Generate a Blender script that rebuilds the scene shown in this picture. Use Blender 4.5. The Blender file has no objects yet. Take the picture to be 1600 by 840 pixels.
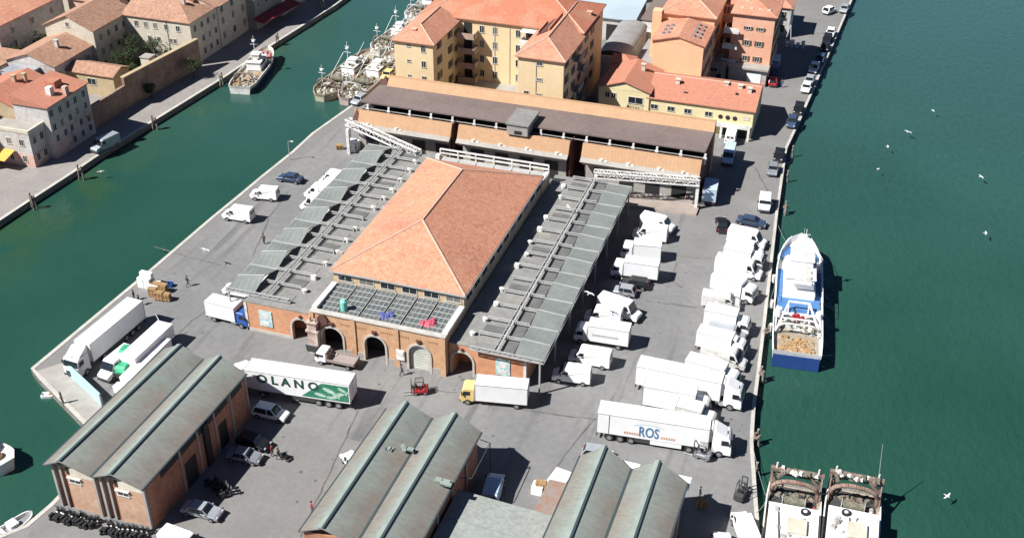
import bpy, math, random
from mathutils import Vector, Matrix
random.seed(7)
PI = math.pi
sc = bpy.context.scene
col = sc.collection
# ------------------------------------------------------------------ camera
TH, RO, PS, FPX, CH = 0.5652138, 0.00701831, -0.31383689, 1790.312, 91.0
_f = Vector((math.sin(PS)*math.cos(TH), math.cos(PS)*math.cos(TH), -math.sin(TH)))
_r0 = Vector((math.cos(PS), -math.sin(PS), 0)); _u0 = _r0.cross(_f)
_r = _r0*math.cos(RO)+_u0*math.sin(RO); _u = -_r0*math.sin(RO)+_u0*math.cos(RO)
cam = bpy.data.cameras.new('camera'); co = bpy.data.objects.new('camera', cam); col.objects.link(co)
M = Matrix((( _r.x, _u.x, -_f.x, 0), (_r.y, _u.y, -_f.y, 0), (_r.z, _u.z, -_f.z, CH), (0, 0, 0, 1)))
co.matrix_world = M
cam.sensor_width = 36; cam.lens = FPX/1600*36; cam.clip_start = 1; cam.clip_end = 6000
sc.camera = co
# ------------------------------------------------------------------ light
SUN_EL, SUN_AZ = math.radians(47), math.radians(41)      # shadows run towards +x +y at SUN_AZ from +x
world = bpy.data.worlds.new('World'); sc.world = world; world.use_nodes = True
nt = world.node_tree; bg = nt.nodes['Background']
sky = nt.nodes.new('ShaderNodeTexSky'); sky.sky_type = 'NISHITA'; sky.sun_disc = False
sx, sy = -math.cos(SUN_AZ), -math.sin(SUN_AZ)             # horizontal direction towards the sun
sky.sun_elevation = SUN_EL; sky.sun_rotation = math.atan2(sx, sy); sky.dust_density = 0; sky.air_density = .5; sky.ozone_density = 5
nt.links.new(sky.outputs[0], bg.inputs[0]); bg.inputs[1].default_value = 0.05
sl = bpy.data.lights.new('sun', 'SUN'); sl.energy = 5.0; sl.angle = math.radians(0.53); sl.color = (1, .985, .955)
so = bpy.data.objects.new('sun', sl); col.objects.link(so)
so.rotation_euler = Vector((-sx*math.cos(SUN_EL), -sy*math.cos(SUN_EL), -math.sin(SUN_EL))).to_track_quat('-Z', 'Y').to_euler()
so.location = (-200, -100, 300)
sc.view_settings.view_transform = 'Standard'; sc.view_settings.look = 'None'
sc.view_settings.exposure = 0.74; sc.view_settings.gamma = 1; sc.view_settings.use_curve_mapping = False

def G(px, py, z=0.0):
    """point of the real place at height z seen at photo pixel (1600 wide)"""
    d = _f + _r*((px-800)/FPX) - _u*((py-420)/FPX)
    t = (z-CH)/d.z
    return Vector((d.x*t, d.y*t, z))

# ------------------------------------------------------------------ materials
def lin(c): return tuple(((x/255)/12.92 if x/255 <= .04045 else ((x/255+.055)/1.055)**2.4) for x in c)
MC = {}
def mat(name, c1, c2=None, zmix=None, streak=None, rough=.7, scale=.6, metal=0, stretch=(1, 1, 1), fine=None, wave=None, bump=0, spec=None, contrast=(.35, .65), alpha=None, rot=0, voro=None, patch=None):
    """c1, c2 linear base colours mixed by noise; fine = (scale, amount) small mottling; wave = (scale, amount, axis) ribs"""
    if name in MC: return MC[name]
    m = bpy.data.materials.new(name); m.use_nodes = True; t = m.node_tree; N = t.nodes; Lk = t.links.new
    b = N['Principled BSDF']; b.inputs['Roughness'].default_value = rough; b.inputs['Metallic'].default_value = metal
    if spec is not None: b.inputs['Specular IOR Level'].default_value = spec
    tc = N.new('ShaderNodeTexCoord'); mp = N.new('ShaderNodeMapping'); mp.inputs['Scale'].default_value = stretch; mp.inputs['Rotation'].default_value = (0, 0, rot)
    Lk(tc.outputs['Object'], mp.inputs[0]); vec = mp.outputs[0]
    def mix(fac, a, bb, mode='MIX'):
        x = N.new('ShaderNodeMix'); x.data_type = 'RGBA'; x.blend_type = mode
        if isinstance(fac, float): x.inputs[0].default_value = fac
        else: Lk(fac, x.inputs[0])
        for i, v in ((6, a), (7, bb)):
            if isinstance(v, tuple): x.inputs[i].default_value = (*v, 1)
            else: Lk(v, x.inputs[i])
        return x.outputs[2]
    def noise(s, det=4, v=None):
        n = N.new('ShaderNodeTexNoise'); n.inputs['Scale'].default_value = s; n.inputs['Detail'].default_value = det; n.inputs['Roughness'].default_value = .6
        Lk(v or vec, n.inputs[0]); return n.outputs[0]
    def ramp(s, a, bb):
        r = N.new('ShaderNodeMapRange'); r.inputs[1].default_value = a; r.inputs[2].default_value = bb; Lk(s, r.inputs[0]); return r.outputs[0]
    out = c1; c2 = c2 or tuple(x*.85 for x in c1)
    out = mix(ramp(noise(scale), *contrast), c1, c2)
    if patch:                                   # large worn areas of another colour
        out = mix(ramp(noise(patch[0], 3), patch[2], patch[3]), out, patch[1])
    if zmix:                                    # weathering that follows the height on the sheet: (z0, z1, colour)
        sz = N.new('ShaderNodeSeparateXYZ'); Lk(tc.outputs['Object'], sz.inputs[0]); ad = N.new('ShaderNodeMath'); ad.operation = 'ADD'; nn = N.new('ShaderNodeMath'); nn.operation = 'MULTIPLY_ADD'; nn.inputs[1].default_value = .9; nn.inputs[2].default_value = -.45
        Lk(noise(.5, 4), nn.inputs[0]); Lk(sz.outputs[2], ad.inputs[0]); Lk(nn.outputs[0], ad.inputs[1]); out = mix(ramp(ad.outputs[0], zmix[0], zmix[1]), out, zmix[2])
    if voro:
        v = N.new('ShaderNodeTexVoronoi'); v.inputs['Scale'].default_value = voro[0]; Lk(vec, v.inputs[0])
        s = N.new('ShaderNodeSeparateColor'); Lk(v.outputs['Color'], s.inputs[0])
        out = mix(ramp(s.outputs[0], .0, 1.0), out, mix(voro[1], out, voro[2]))
    if streak:                                  # faint worn wheel tracks
        m2_ = N.new('ShaderNodeMapping'); m2_.inputs['Scale'].default_value = streak[0]; m2_.inputs['Rotation'].default_value = (0, 0, streak[3]); Lk(tc.outputs['Object'], m2_.inputs[0]); out = mix(ramp(noise(1.0, 3, m2_.outputs[0]), streak[1], streak[2]), out, streak[4])
    if fine:
        k = noise(fine[0], 3)
        r = N.new('ShaderNodeMapRange'); r.inputs[1].default_value = .3; r.inputs[2].default_value = .7; r.inputs[3].default_value = 1-fine[1]; r.inputs[4].default_value = 1+fine[1]; Lk(k, r.inputs[0])
        v = N.new('ShaderNodeVectorMath'); v.operation = 'SCALE'; Lk(out, v.inputs[0]); Lk(r.outputs[0], v.inputs[3]); out = v.outputs[0]
    if wave:
        w = N.new('ShaderNodeTexWave'); w.bands_direction = wave[2]; w.inputs['Scale'].default_value = wave[0]; w.inputs['Distortion'].default_value = wave[3] if len(wave) > 3 else .0
        Lk(tc.outputs['Object'], w.inputs[0])
        r = N.new('ShaderNodeMapRange'); r.inputs[3].default_value = 1-wave[1]; r.inputs[4].default_value = 1; Lk(w.outputs[1], r.inputs[0])
        v = N.new('ShaderNodeVectorMath'); v.operation = 'SCALE'; Lk(out, v.inputs[0]); Lk(r.outputs[0], v.inputs[3]); out = v.outputs[0]
    if isinstance(out, tuple): b.inputs['Base Color'].default_value = (*out, 1)
    else: Lk(out, b.inputs['Base Color'])
    if bump:
        bn = N.new('ShaderNodeBump'); bn.inputs['Strength'].default_value = bump; bn.inputs['Distance'].default_value = .05
        Lk(noise(6, 4), bn.inputs['Height']); Lk(bn.outputs[0], b.inputs['Normal'])
    if alpha is not None: b.inputs['Alpha'].default_value = alpha
    MC[name] = m; return m

def water_mat():
    m = bpy.data.materials.new('water'); m.use_nodes = True; t = m.node_tree; N = t.nodes; Lk = t.links.new
    b = N['Principled BSDF']; b.inputs['Roughness'].default_value = .12; b.inputs['IOR'].default_value = 1.33
    tc = N.new('ShaderNodeTexCoord')
    n1 = N.new('ShaderNodeTexNoise'); n1.inputs['Scale'].default_value = .03; n1.inputs['Detail'].default_value = 5; Lk(tc.outputs['Object'], n1.inputs[0])
    mr = N.new('ShaderNodeMapRange'); mr.inputs[1].default_value = .35; mr.inputs[2].default_value = .65; Lk(n1.outputs[0], mr.inputs[0])
    mx = N.new('ShaderNodeMix'); mx.data_type = 'RGBA'; mx.inputs[6].default_value = (.014, .058, .039, 1); mx.inputs[7].default_value = (.021, .074, .053, 1); Lk(mr.outputs[0], mx.inputs[0])
    # weed green with building reflections painted in close to the left bank
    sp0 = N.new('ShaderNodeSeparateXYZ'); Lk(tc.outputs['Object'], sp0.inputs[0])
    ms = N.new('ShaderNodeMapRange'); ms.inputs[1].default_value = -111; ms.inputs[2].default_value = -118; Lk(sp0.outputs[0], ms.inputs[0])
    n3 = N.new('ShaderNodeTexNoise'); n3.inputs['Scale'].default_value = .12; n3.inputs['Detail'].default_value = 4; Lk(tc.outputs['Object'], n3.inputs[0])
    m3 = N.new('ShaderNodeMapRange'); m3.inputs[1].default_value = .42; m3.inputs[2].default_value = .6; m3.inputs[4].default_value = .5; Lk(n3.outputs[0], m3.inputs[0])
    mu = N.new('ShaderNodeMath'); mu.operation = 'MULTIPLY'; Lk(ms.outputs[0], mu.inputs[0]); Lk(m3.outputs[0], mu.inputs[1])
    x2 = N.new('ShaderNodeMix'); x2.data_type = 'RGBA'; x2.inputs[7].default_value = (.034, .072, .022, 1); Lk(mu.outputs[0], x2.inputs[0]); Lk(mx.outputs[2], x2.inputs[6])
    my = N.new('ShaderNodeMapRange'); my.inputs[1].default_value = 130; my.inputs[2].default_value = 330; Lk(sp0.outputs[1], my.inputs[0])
    x3 = N.new('ShaderNodeMix'); x3.data_type = 'RGBA'; x3.inputs[7].default_value = (.04, .10, .095, 1); Lk(my.outputs[0], x3.inputs[0]); Lk(x2.outputs[2], x3.inputs[6])  # bluer far out: sky reflection painted into the water colour
    Lk(x3.outputs[2], b.inputs['Base Color'])
    mp = N.new('ShaderNodeMapping'); mp.inputs['Scale'].default_value = (1, .55, 1); mp.inputs['Rotation'].default_value = (0, 0, math.radians(25)); Lk(tc.outputs['Object'], mp.inputs[0])
    n2 = N.new('ShaderNodeTexNoise'); n2.inputs['Scale'].default_value = .9; n2.inputs['Detail'].default_value = 6; n2.inputs['Roughness'].default_value = .6; n2.inputs['Distortion'].default_value = .4; Lk(mp.outputs[0], n2.inputs[0])
    # calmer in the sheltered canal (x < -90) than in the open basin
    sp = N.new('ShaderNodeSeparateXYZ'); Lk(tc.outputs['Object'], sp.inputs[0])
    r2 = N.new('ShaderNodeMapRange'); r2.inputs[1].default_value = -100; r2.inputs[2].default_value = -5; r2.inputs[3].default_value = .25; r2.inputs[4].default_value = .85; Lk(sp.outputs[0], r2.inputs[0])
    bn = N.new('ShaderNodeBump'); bn.inputs['Distance'].default_value = .28; Lk(r2.outputs[0], bn.inputs['Strength']); Lk(n2.outputs[0], bn.inputs['Height']); Lk(bn.outputs[0], b.inputs['Normal'])
    return m

TILE = mat('hall_tiles', (.47, .185, .10), (.54, .245, .145), rough=.85, scale=1.1, fine=(3.2, .22), voro=(2.6, .5, (.58, .31, .21)), bump=.4, patch=(.10, (.39, .15, .09), .5, .75))
TILE_O = mat('orange_tiles', (.42, .17, .105), (.48, .23, .15), rough=.85, scale=.25, fine=(2.5, .22), voro=(2.4, .4, (.62, .30, .18)), bump=.4)
TILE_R = mat('red_tiles', (.44, .175, .11), (.40, .17, .11), rough=.85, scale=.3, fine=(2.5, .18), bump=.3)
TILE_B = mat('old_brown_tiles', (.30, .155, .10), (.35, .20, .135), rough=.9, scale=.35, fine=(2.2, .28), voro=(2.4, .5, (.45, .27, .18)), bump=.5)
RIDGE = mat('ridge_mortar', (.58, .38, .29), fine=(3, .12))
ASPH = mat('asphalt', streak=((.55, .035, 1), .55, .72, .25, (.125, .122, .12)), c1=(.165, .163, .162), c2=(.20, .196, .19), rough=.9, scale=.05, fine=(1.1, .10), patch=(.035, (.235, .226, .215), .5, .75), contrast=(.4, .6))
PAVE = mat('old_paving', (.20, .193, .184), (.175, .168, .16), rough=.9, scale=.2, fine=(1.6, .1), patch=(.06, (.17, .165, .158), .5, .7))
STONE = mat('pale_stone', (.50, .47, .42), (.40, .38, .34), rough=.8, scale=.5, fine=(2, .15))
QWALL = mat('quay_wall', (.12, .105, .085), (.06, .06, .045), rough=.9, scale=.7, fine=(2, .3))
BRICK = mat('orange_brick', (.51, .225, .115), (.56, .29, .165), rough=.85, scale=.5, fine=(2.2, .12))
BRICK2 = mat('portal_brick', (.55, .33, .185), (.47, .27, .15), rough=.85, scale=.8, fine=(2.2, .12))
BRICKR = mat('warehouse_brick', (.33, .145, .085), (.40, .20, .12), rough=.9, scale=.7, fine=(2.2, .18))
BRICKP = mat('warehouse_front_brick', (.50, .33, .22), (.44, .27, .18), rough=.9, scale=.7, fine=(2.2, .12))
STUCCO_HALL = mat('hall_wall', (.55, .40, .24), (.48, .34, .21), rough=.85, scale=.8, fine=(2, .1))
FASCIA = mat('tan_fascia_tiles', (.45, .27, .15), (.42, .245, .135), rough=.8, scale=.4, fine=(2.4, .08), wave=(.55, .06, 'X'))
BROWNROOF = mat('brown_roof_felt', (.155, .115, .105), (.19, .145, .13), rough=.9, scale=.12, fine=(1.5, .12), wave=(.5, .05, 'X'))
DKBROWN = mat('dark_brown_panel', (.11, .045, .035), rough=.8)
CONC = mat('concrete', (.36, .335, .30), (.29, .27, .245), rough=.9, scale=.5, fine=(2, .1))
ROOFGREY = mat('grey_flat_roof', (.19, .188, .178), (.235, .23, .215), rough=.9, scale=.25, fine=(1.6, .14), patch=(.3, (.26, .24, .21), .55, .7))
METAL = mat('canopy_sheet', (.215, .232, .215), (.18, .197, .185), rough=.55, scale=.3, fine=(1.5, .08), wave=(1.1, .10, 'X'))
STEEL = mat('galvanised_steel', (.42, .42, .405), (.34, .34, .325), rough=.6, scale=.6)
GRATE = mat('dark_grating', (.13, .13, .122), (.18, .178, .168), rough=.8, scale=.8, wave=(2.5, .35, 'X'))
COPPER = mat('weathered_copper_roof', (.18, .17, .148), (.205, .178, .148), zmix=(6.7, 7.85, (.26, .30, .268)), rough=.75, scale=.12, stretch=(.35, 1, 1), fine=(2.6, .12), wave=(1.35, .14, 'Y', .2), patch=(.2, (.215, .25, .222), .5, .85))
COPCAP = mat('pale_green_ridge', (.25, .295, .26), (.20, .24, .215), rough=.7, scale=.5)
DKLINE = mat('dark_flashing', (.045, .065, .07), rough=.7)
WHITE = mat('white_paint', (.83, .83, .825), (.78, .778, .77), rough=.45, scale=.7, fine=(1.2, .03))
WHITE2 = mat('worn_white_paint', (.72, .71, .68), (.55, .52, .48), rough=.6, scale=.8, fine=(2, .12))
SILVER = mat('silver_paint', (.45, .47, .50), rough=.35, metal=.3)
PALEBLUE = mat('pale_blue_paint', (.48, .62, .76), rough=.4)
BLUE = mat('blue_paint', (.03, .10, .35), rough=.45)
DKBLUE = mat('dark_blue_paint', (.04, .07, .13), rough=.35)
NAVY = mat('navy_trim', (.03, .05, .12), rough=.5)
BLACKP = mat('black_paint', (.015, .015, .018), rough=.3)
GREYP = mat('grey_paint', (.22, .23, .25), rough=.4)
REDP = mat('red_paint', (.38, .025, .03), rough=.4)
YELP = mat('yellow_cab_paint', (.75, .55, .22), rough=.45)
GREENP = mat('green_tarpaulin', (.05, .40, .20), (.03, .30, .15), rough=.6)
GREEND = mat('dark_green_print', (.02, .14, .08), (.04, .25, .14), rough=.6, scale=1.5)
GLASS = mat('dark_glass', (.02, .025, .03), rough=.08)
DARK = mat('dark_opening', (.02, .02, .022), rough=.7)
RUBBER = mat('rubber', (.02, .02, .02), rough=.85)
CHASS = mat('chassis', (.05, .05, .052), rough=.7)
RIM = mat('wheel_rim', (.42, .42, .43), rough=.4, metal=.6)
LAMP = mat('headlamp_lens', (.55, .57, .6), rough=.2)
TAIL = mat('tail_lens', (.35, .02, .02), rough=.3)
WOOD = mat('pallet_wood', (.42, .26, .12), (.32, .19, .09), rough=.85, scale=1.5, fine=(4, .2))
POST = mat('mooring_timber', (.13, .10, .075), (.30, .27, .23), rough=.9, scale=1.5)
RUST = mat('rusty_steel', (.14, .09, .07), (.26, .20, .165), rough=.85, scale=1.2, fine=(3, .25))
NET = mat('fishing_net', (.11, .11, .075), (.20, .18, .14), rough=.95, scale=1.4, fine=(3, .3))
DECK = mat('worn_deck', (.24, .20, .15), (.34, .29, .22), rough=.85, scale=.9, fine=(2.5, .2))
BLUEDECK = mat('blue_deck', (.06, .17, .38), (.08, .20, .42), rough=.6, scale=.6)
YEL = mat('yellow_render', (.72, .555, .335), (.67, .51, .30), rough=.85, scale=.15, fine=(1.2, .05))
YEL2 = mat('cream_yellow_render', (.72, .62, .36), (.66, .56, .33), rough=.85, scale=.2, fine=(1.2, .05))
ORG = mat('peach_orange_render', (.76, .46, .27), (.71, .42, .245), rough=.85, scale=.12, fine=(1.2, .05))
PINKR = mat('salmon_render', (.66, .33, .21), (.70, .40, .28), rough=.85, scale=.2, fine=(1.2, .06))
CREAM = mat('cream_plaster', (.58, .53, .43), (.48, .43, .34), rough=.9, scale=.3, fine=(1.5, .1))
OLDW = mat('old_white_plaster', (.50, .48, .455), (.42, .39, .36), rough=.9, scale=.4, fine=(1.5, .14), patch=(.35, (.42, .24, .19), .56, .7))
PINK = mat('old_pink_plaster', (.50, .30, .24), (.58, .42, .35), rough=.9, scale=.4, fine=(1.5, .14))
TANP = mat('tan_plaster', (.46, .36, .22), (.40, .31, .19), rough=.9, scale=.4, fine=(1.5, .1))
OLDBRICK = mat('old_brown_brick', (.23, .14, .10), (.32, .24, .18), rough=.95, scale=.4, fine=(2, .25))
CURTAIN = mat('curtained_pane', (.16, .155, .14), rough=.5)
SHUT = mat('green_shutter', (.07, .12, .08), rough=.7)
SHUTB = mat('brown_shutter', (.13, .07, .045), rough=.7)
FRAMEW = mat('window_frame', (.55, .53, .48), rough=.6)
BLUEROOF = mat('pale_blue_sheet_roof', (.42, .50, .56), (.36, .43, .48), rough=.5, scale=.1, wave=(.5, .06, 'X'))
SHEDGREY = mat('grey_sheet', (.30, .29, .28), (.25, .24, .23), rough=.7, scale=.4, wave=(.8, .1, 'X'))
CYAN = mat('pale_cyan_sheet', (.42, .66, .68), (.36, .58, .62), rough=.6)
PANEL = mat('glass_roof_panel', (.09, .11, .12), (.14, .15, .135), rough=.35, scale=.6, fine=(2, .2))
LEAF = mat('foliage', (.025, .045, .014), (.06, .085, .028), rough=.8, scale=.8, fine=(3, .35))
BARK = mat('bark', (.10, .07, .05), rough=.9)
SKIN = mat('skin', (.45, .26, .18), rough=.6)
HAIR = mat('dark_hair', (.025, .018, .014), rough=.8)
CL = [mat('cloth_%d' % i, c, rough=.85) for i, c in enumerate([(.03, .035, .05), (.35, .03, .03), (.55, .55, .55), (.05, .12, .3), (.08, .08, .08), (.03, .10, .06)])]
YAWN = mat('yellow_awning_cloth', (.72, .42, .08), rough=.8)
RAWN = mat('dark_red_awning_cloth', (.24, .03, .035), rough=.8)
TEAL = mat('teal_figure', (.22, .62, .50), rough=.6); MBLUE = mat('blue_figure', (.10, .12, .32), rough=.6); MRED = mat('red_figure', (.55, .09, .14), rough=.6)
MURAL = mat('pale_blue_mural', (.32, .52, .55), (.55, .66, .62), rough=.7, scale=2.2, contrast=(.45, .55))
ROPE = mat('rope', (.20, .24, .20), rough=.9)
OLIVE = mat('olive_roof', (.13, .12, .06), (.19, .16, .08), rough=.9, scale=.8)

# ------------------------------------------------------------------ objects
RM = {}                                    # root matrices, to place world-space geometry under a rotated root
def tag(o, label=None, cat=None, group=None, kind=None):
    for k, v in (('label', label), ('category', cat), ('group', group), ('kind', kind)):
        if v: o[k] = v
    return o
def thing(name, label, cat, loc=(0, 0, 0), rz=0, group=None):
    o = bpy.data.objects.new(name, None); col.objects.link(o); o.empty_display_size = .5
    o.location = loc; o.rotation_euler = (0, 0, rz); RM[o.name] = (Matrix.Translation(Vector(loc)) @ Matrix.Rotation(rz, 4, 'Z'))
    return tag(o, label, cat, group)
class MB:
    def __init__(s): s.v = []; s.f = []; s.m = []
    def poly(s, pts, mi=0):
        n = len(s.v); s.v += [Vector(p) for p in pts]; s.f.append(tuple(range(n, n+len(pts)))); s.m.append(mi); return s
    def hexa(s, p, mi=0):                  # p: 4 bottom, 4 top (ccw)
        n = len(s.v); s.v += [Vector(q) for q in p]
        for f in ((3, 2, 1, 0), (4, 5, 6, 7), (0, 1, 5, 4), (1, 2, 6, 5), (2, 3, 7, 6), (3, 0, 4, 7)):
            s.f.append(tuple(n+i for i in f)); s.m.append(mi)
        return s
    def box(s, x0, y0, z0, x1, y1, z1, mi=0):
        return s.hexa([(x0, y0, z0), (x1, y0, z0), (x1, y1, z0), (x0, y1, z0), (x0, y0, z1), (x1, y0, z1), (x1, y1, z1), (x0, y1, z1)], mi)
    def bar(s, a, b, w, h=None, mi=0):
        a = Vector(a); b = Vector(b); d = (b-a).normalized(); h = h or w
        up = Vector((0, 0, 1)) if abs(d.z) < .95 else Vector((1, 0, 0))
        r = d.cross(up).normalized()*w/2; u = r.cross(d).normalized()*h/2
        return s.hexa([a-r-u, a+r-u, b+r-u, b-r-u, a-r+u, a+r+u, b+r+u, b-r+u], mi)
    def cyl(s, a, b, r0, r1=None, n=10, mi=0, cap=True):
        a = Vector(a); b = Vector(b); r1 = r0 if r1 is None else r1; d = (b-a).normalized()
        up = Vector((0, 0, 1)) if abs(d.z) < .9 else Vector((1, 0, 0)); x = d.cross(up).normalized(); y = x.cross(d)
        k = len(s.v)
        for c, r in ((a, r0), (b, r1)):
            for i in range(n): t = 2*PI*i/n; s.v.append(c+x*r*math.cos(t)+y*r*math.sin(t))
        for i in range(n): j = (i+1) % n; s.f.append((k+j, k+i, k+n+i, k+n+j)); s.m.append(mi)
        if cap: s.f.append(tuple(k+i for i in range(n))); s.f.append(tuple(k+n+i for i in reversed(range(n)))); s.m += [mi, mi]
        return s
    def tube(s, pts, r, n=6, mi=0):
        for a, b in zip(pts, pts[1:]): s.cyl(a, b, r, r, n, mi)
        return s
    def prism(s, pts, z0, z1, mi=0):       # vertical prism on xy polygon (ccw)
        n = len(pts); k = len(s.v)
        s.v += [Vector((p[0], p[1], z0)) for p in pts]+[Vector((p[0], p[1], z1)) for p in pts]
        s.f.append(tuple(k+i for i in reversed(range(n)))); s.f.append(tuple(k+n+i for i in range(n))); s.m += [mi, mi]
        for i in range(n): j = (i+1) % n; s.f.append((k+i, k+j, k+n+j, k+n+i)); s.m.append(mi)
        return s
    def prof(s, pr, w, wz=None, mi=0):     # side profile (x,z) across +-w; wz(x,z) = half width
        n = len(pr); k = len(s.v); g = wz or (lambda x, z: w)
        s.v += [Vector((x, -g(x, z), z)) for x, z in pr]+[Vector((x, g(x, z), z)) for x, z in pr]
        s.f.append(tuple(k+i for i in range(n))); s.f.append(tuple(k+n+i for i in reversed(range(n)))); s.m += [mi, mi]
        for i in range(n): j = (i+1) % n; s.f.append((k+j, k+i, k+n+i, k+n+j)); s.m.append(mi)
        return s
    def loft(s, rings, closed=True, cap=True, mi=0):
        k = len(s.v); n = len(rings[0])
        for r in rings: s.v += [Vector(p) for p in r]
        for a in range(len(rings)-1):
            for i in range(n if closed else n-1):
                j = (i+1) % n; s.f.append((k+a*n+i, k+a*n+j, k+(a+1)*n+j, k+(a+1)*n+i)); s.m.append(mi)
        if cap and closed: s.f.append(tuple(k+i for i in reversed(range(n)))); s.f.append(tuple(k+(len(rings)-1)*n+i for i in range(n))); s.m += [mi, mi]
        return s
    def mesh(s, name, mats):
        me = bpy.data.meshes.new(name); me.from_pydata([tuple(v) for v in s.v], [], s.f)
        for m in (mats if isinstance(mats, (list, tuple)) else [mats]): me.materials.append(m)
        if any(s.m): me.polygons.foreach_set('material_index', s.m)
        me.update(); return me
    def build(s, name, mats, parent=None, world=False, bevel=0, smooth=False, recalc=True):
        if world and parent is not None:
            inv = RM[parent.name].inverted(); s.v = [inv @ v for v in s.v]
        me = s.mesh(name, mats)
        if recalc:
            import bmesh
            bm = bmesh.new(); bm.from_mesh(me); bmesh.ops.remove_doubles(bm, verts=bm.verts, dist=1e-5) if smooth else None
            bmesh.ops.recalc_face_normals(bm, faces=bm.faces)
            if bevel: bmesh.ops.bevel(bm, geom=[e for e in bm.edges if len(e.link_faces) == 2 and e.calc_face_angle(0) > .6], offset=bevel, segments=1, affect='EDGES')
            bm.to_mesh(me); bm.free()
        if smooth: me.polygons.foreach_set('use_smooth', [True]*len(me.polygons))
        return add(name, me, parent)
def add(name, me, parent=None, loc=None, rz=0):
    o = bpy.data.objects.new(name, me); col.objects.link(o)
    if parent is not None: o.parent = parent
    else: RM[o.name] = Matrix.Identity(4)
    if loc is not None: o.location = loc; o.rotation_euler = (0, 0, rz)
    RM[o.name] = RM[parent.name] if parent is not None else RM[o.name]
    return o
def copy_tree(o, parent=None):
    c = o.copy(); col.objects.link(c); c.parent = parent
    for ch in list(o.children): copy_tree(ch, c)
    return c
def struct(name, mb, m, **k): return tag(mb.build(name, m, **k), kind='structure')

# ---- windows: shared meshes, origin at the sill centre on the wall, +y = outward
WCACHE = {}
def window(parent, p, rz, w=1.0, h=1.3, style='plain', shut=None, pane=None):
    """p local position (bottom centre on the wall face), rz: rotation so local -y is outward"""
    if pane is None and random.random() < .22: pane = CURTAIN
    key = (w, h, style, shut.name if shut else '', pane.name if pane else '')
    if key not in WCACHE:
        a = MB(); t = .09
        a.box(-w/2-t, -.07, 0, -w/2, .02, h); a.box(w/2, -.07, 0, w/2+t, .02, h); a.box(-w/2-t, -.07, h, w/2+t, .02, h+t); a.box(-w/2-t-.06, -.12, -t, w/2+t+.06, .02, 0)
        a.box(-.035, -.06, 0, .035, .02, h)
        if style == 'shut':
            a.box(-w/2-t-w*.5, -.11, .02, -w/2-t-.01, -.01, h, 1); a.box(w/2+t+.01, -.11, .02, w/2+t+w*.5, -.01, h, 1)
        b = MB(); b.box(-w/2, -.035, 0, w/2, .01, h)
        WCACHE[key] = (a.mesh('window', [FRAMEW, shut or SHUT]), b.mesh('pane', pane or GLASS))
    f, g = WCACHE[key]
    o = add('window', f, parent, p, rz); q = add('pane', g, o); return o
def wrow(parent, x0, x1, y, zs, n, face='S', **k):
    """n windows evenly between x0..x1 on each height; face S: wall at y facing -y; E: wall at x=y facing +x, x0..x1 run along y"""
    for z in zs:
        for i in range(n):
            t = x0+(x1-x0)*(i+.5)/n
            if face == 'S': window(parent, (t, y, z), 0, **k)
            else: window(parent, (y, t, z), PI/2, **k)
def roof_hip(x0, y0, x1, y1, z, rise, ov=.4, axis='x', h0=True, h1=True, inset=None, th=.16):
    """closed roof body; h0/h1 hip at low / high end of the ridge axis, else gable"""
    X0, Y0, X1, Y1 = x0-ov, y0-ov, x1+ov, y1+ov; m = MB()
    if axis == 'x':
        c = (Y0+Y1)/2; i = inset or (Y1-Y0)/2; a = (X0+(i if h0 else 0), c, z+rise); b = (X1-(i if h1 else 0), c, z+rise)
        e = [(X0, Y0), (X1, Y0), (X1, Y1), (X0, Y1)]
    else:
        c = (X0+X1)/2; i = inset or (X1-X0)/2; a = (c, Y0+(i if h0 else 0), z+rise); b = (c, Y1-(i if h1 else 0), z+rise)
        e = [(X1, Y0), (X1, Y1), (X0, Y1), (X0, Y0)]
    E = [Vector((*p, z)) for p in e]; a = Vector(a); b = Vector(b); dn = Vector((0, 0, -th)); m.gables = []
    for q in ([E[0], E[1], b, a], [E[2], E[3], a, b]): m.hexa([v+dn for v in q]+q)
    ax = Vector((1, 0, 0)) if axis == 'x' else Vector((0, 1, 0))
    for hip_, p, q, apex, sg in ((h1, E[1], E[2], b, 1), (h0, E[3], E[0], a, -1)):
        if hip_: m.poly([p, q, apex]); m.poly([q+dn, p+dn, apex+dn]); m.poly([p+dn, q+dn, q, p])
        else:
            mid = (p+q)/2; k = 1-2*ov/(q-p).length; off = ax*(-sg)*(ov-.012)
            m.gables.append([mid+(p-mid)*k+dn*1.02+off, mid+(q-mid)*k+dn*1.02+off, mid+Vector((0, 0, rise*k))+dn*1.02+off])
    return m, a, b, E
def gables(m, wall, t, world=False):
    for g in m.gables:
        n = (g[1]-g[0]).cross(g[2]-g[0]).normalized()*.02; k = MB(); k.hexa([g[0]-n, g[1]-n, g[2]-n, g[2]-n, g[0]+n, g[1]+n, g[2]+n, g[2]+n]); k.build('gable', wall, t, world=world)
def caps(parent, a, b, E, h0=True, h1=True, r=.12):
    m = MB(); m.cyl(a, b, r, r, 6)
    if h0: m.cyl(E[0], a, r, r, 6); m.cyl(E[3], a, r, r, 6)
    if h1: m.cyl(E[1], b, r, r, 6); m.cyl(E[2], b, r, r, 6)
    return m.build('ridge_cap', RIDGE, parent)
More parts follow.
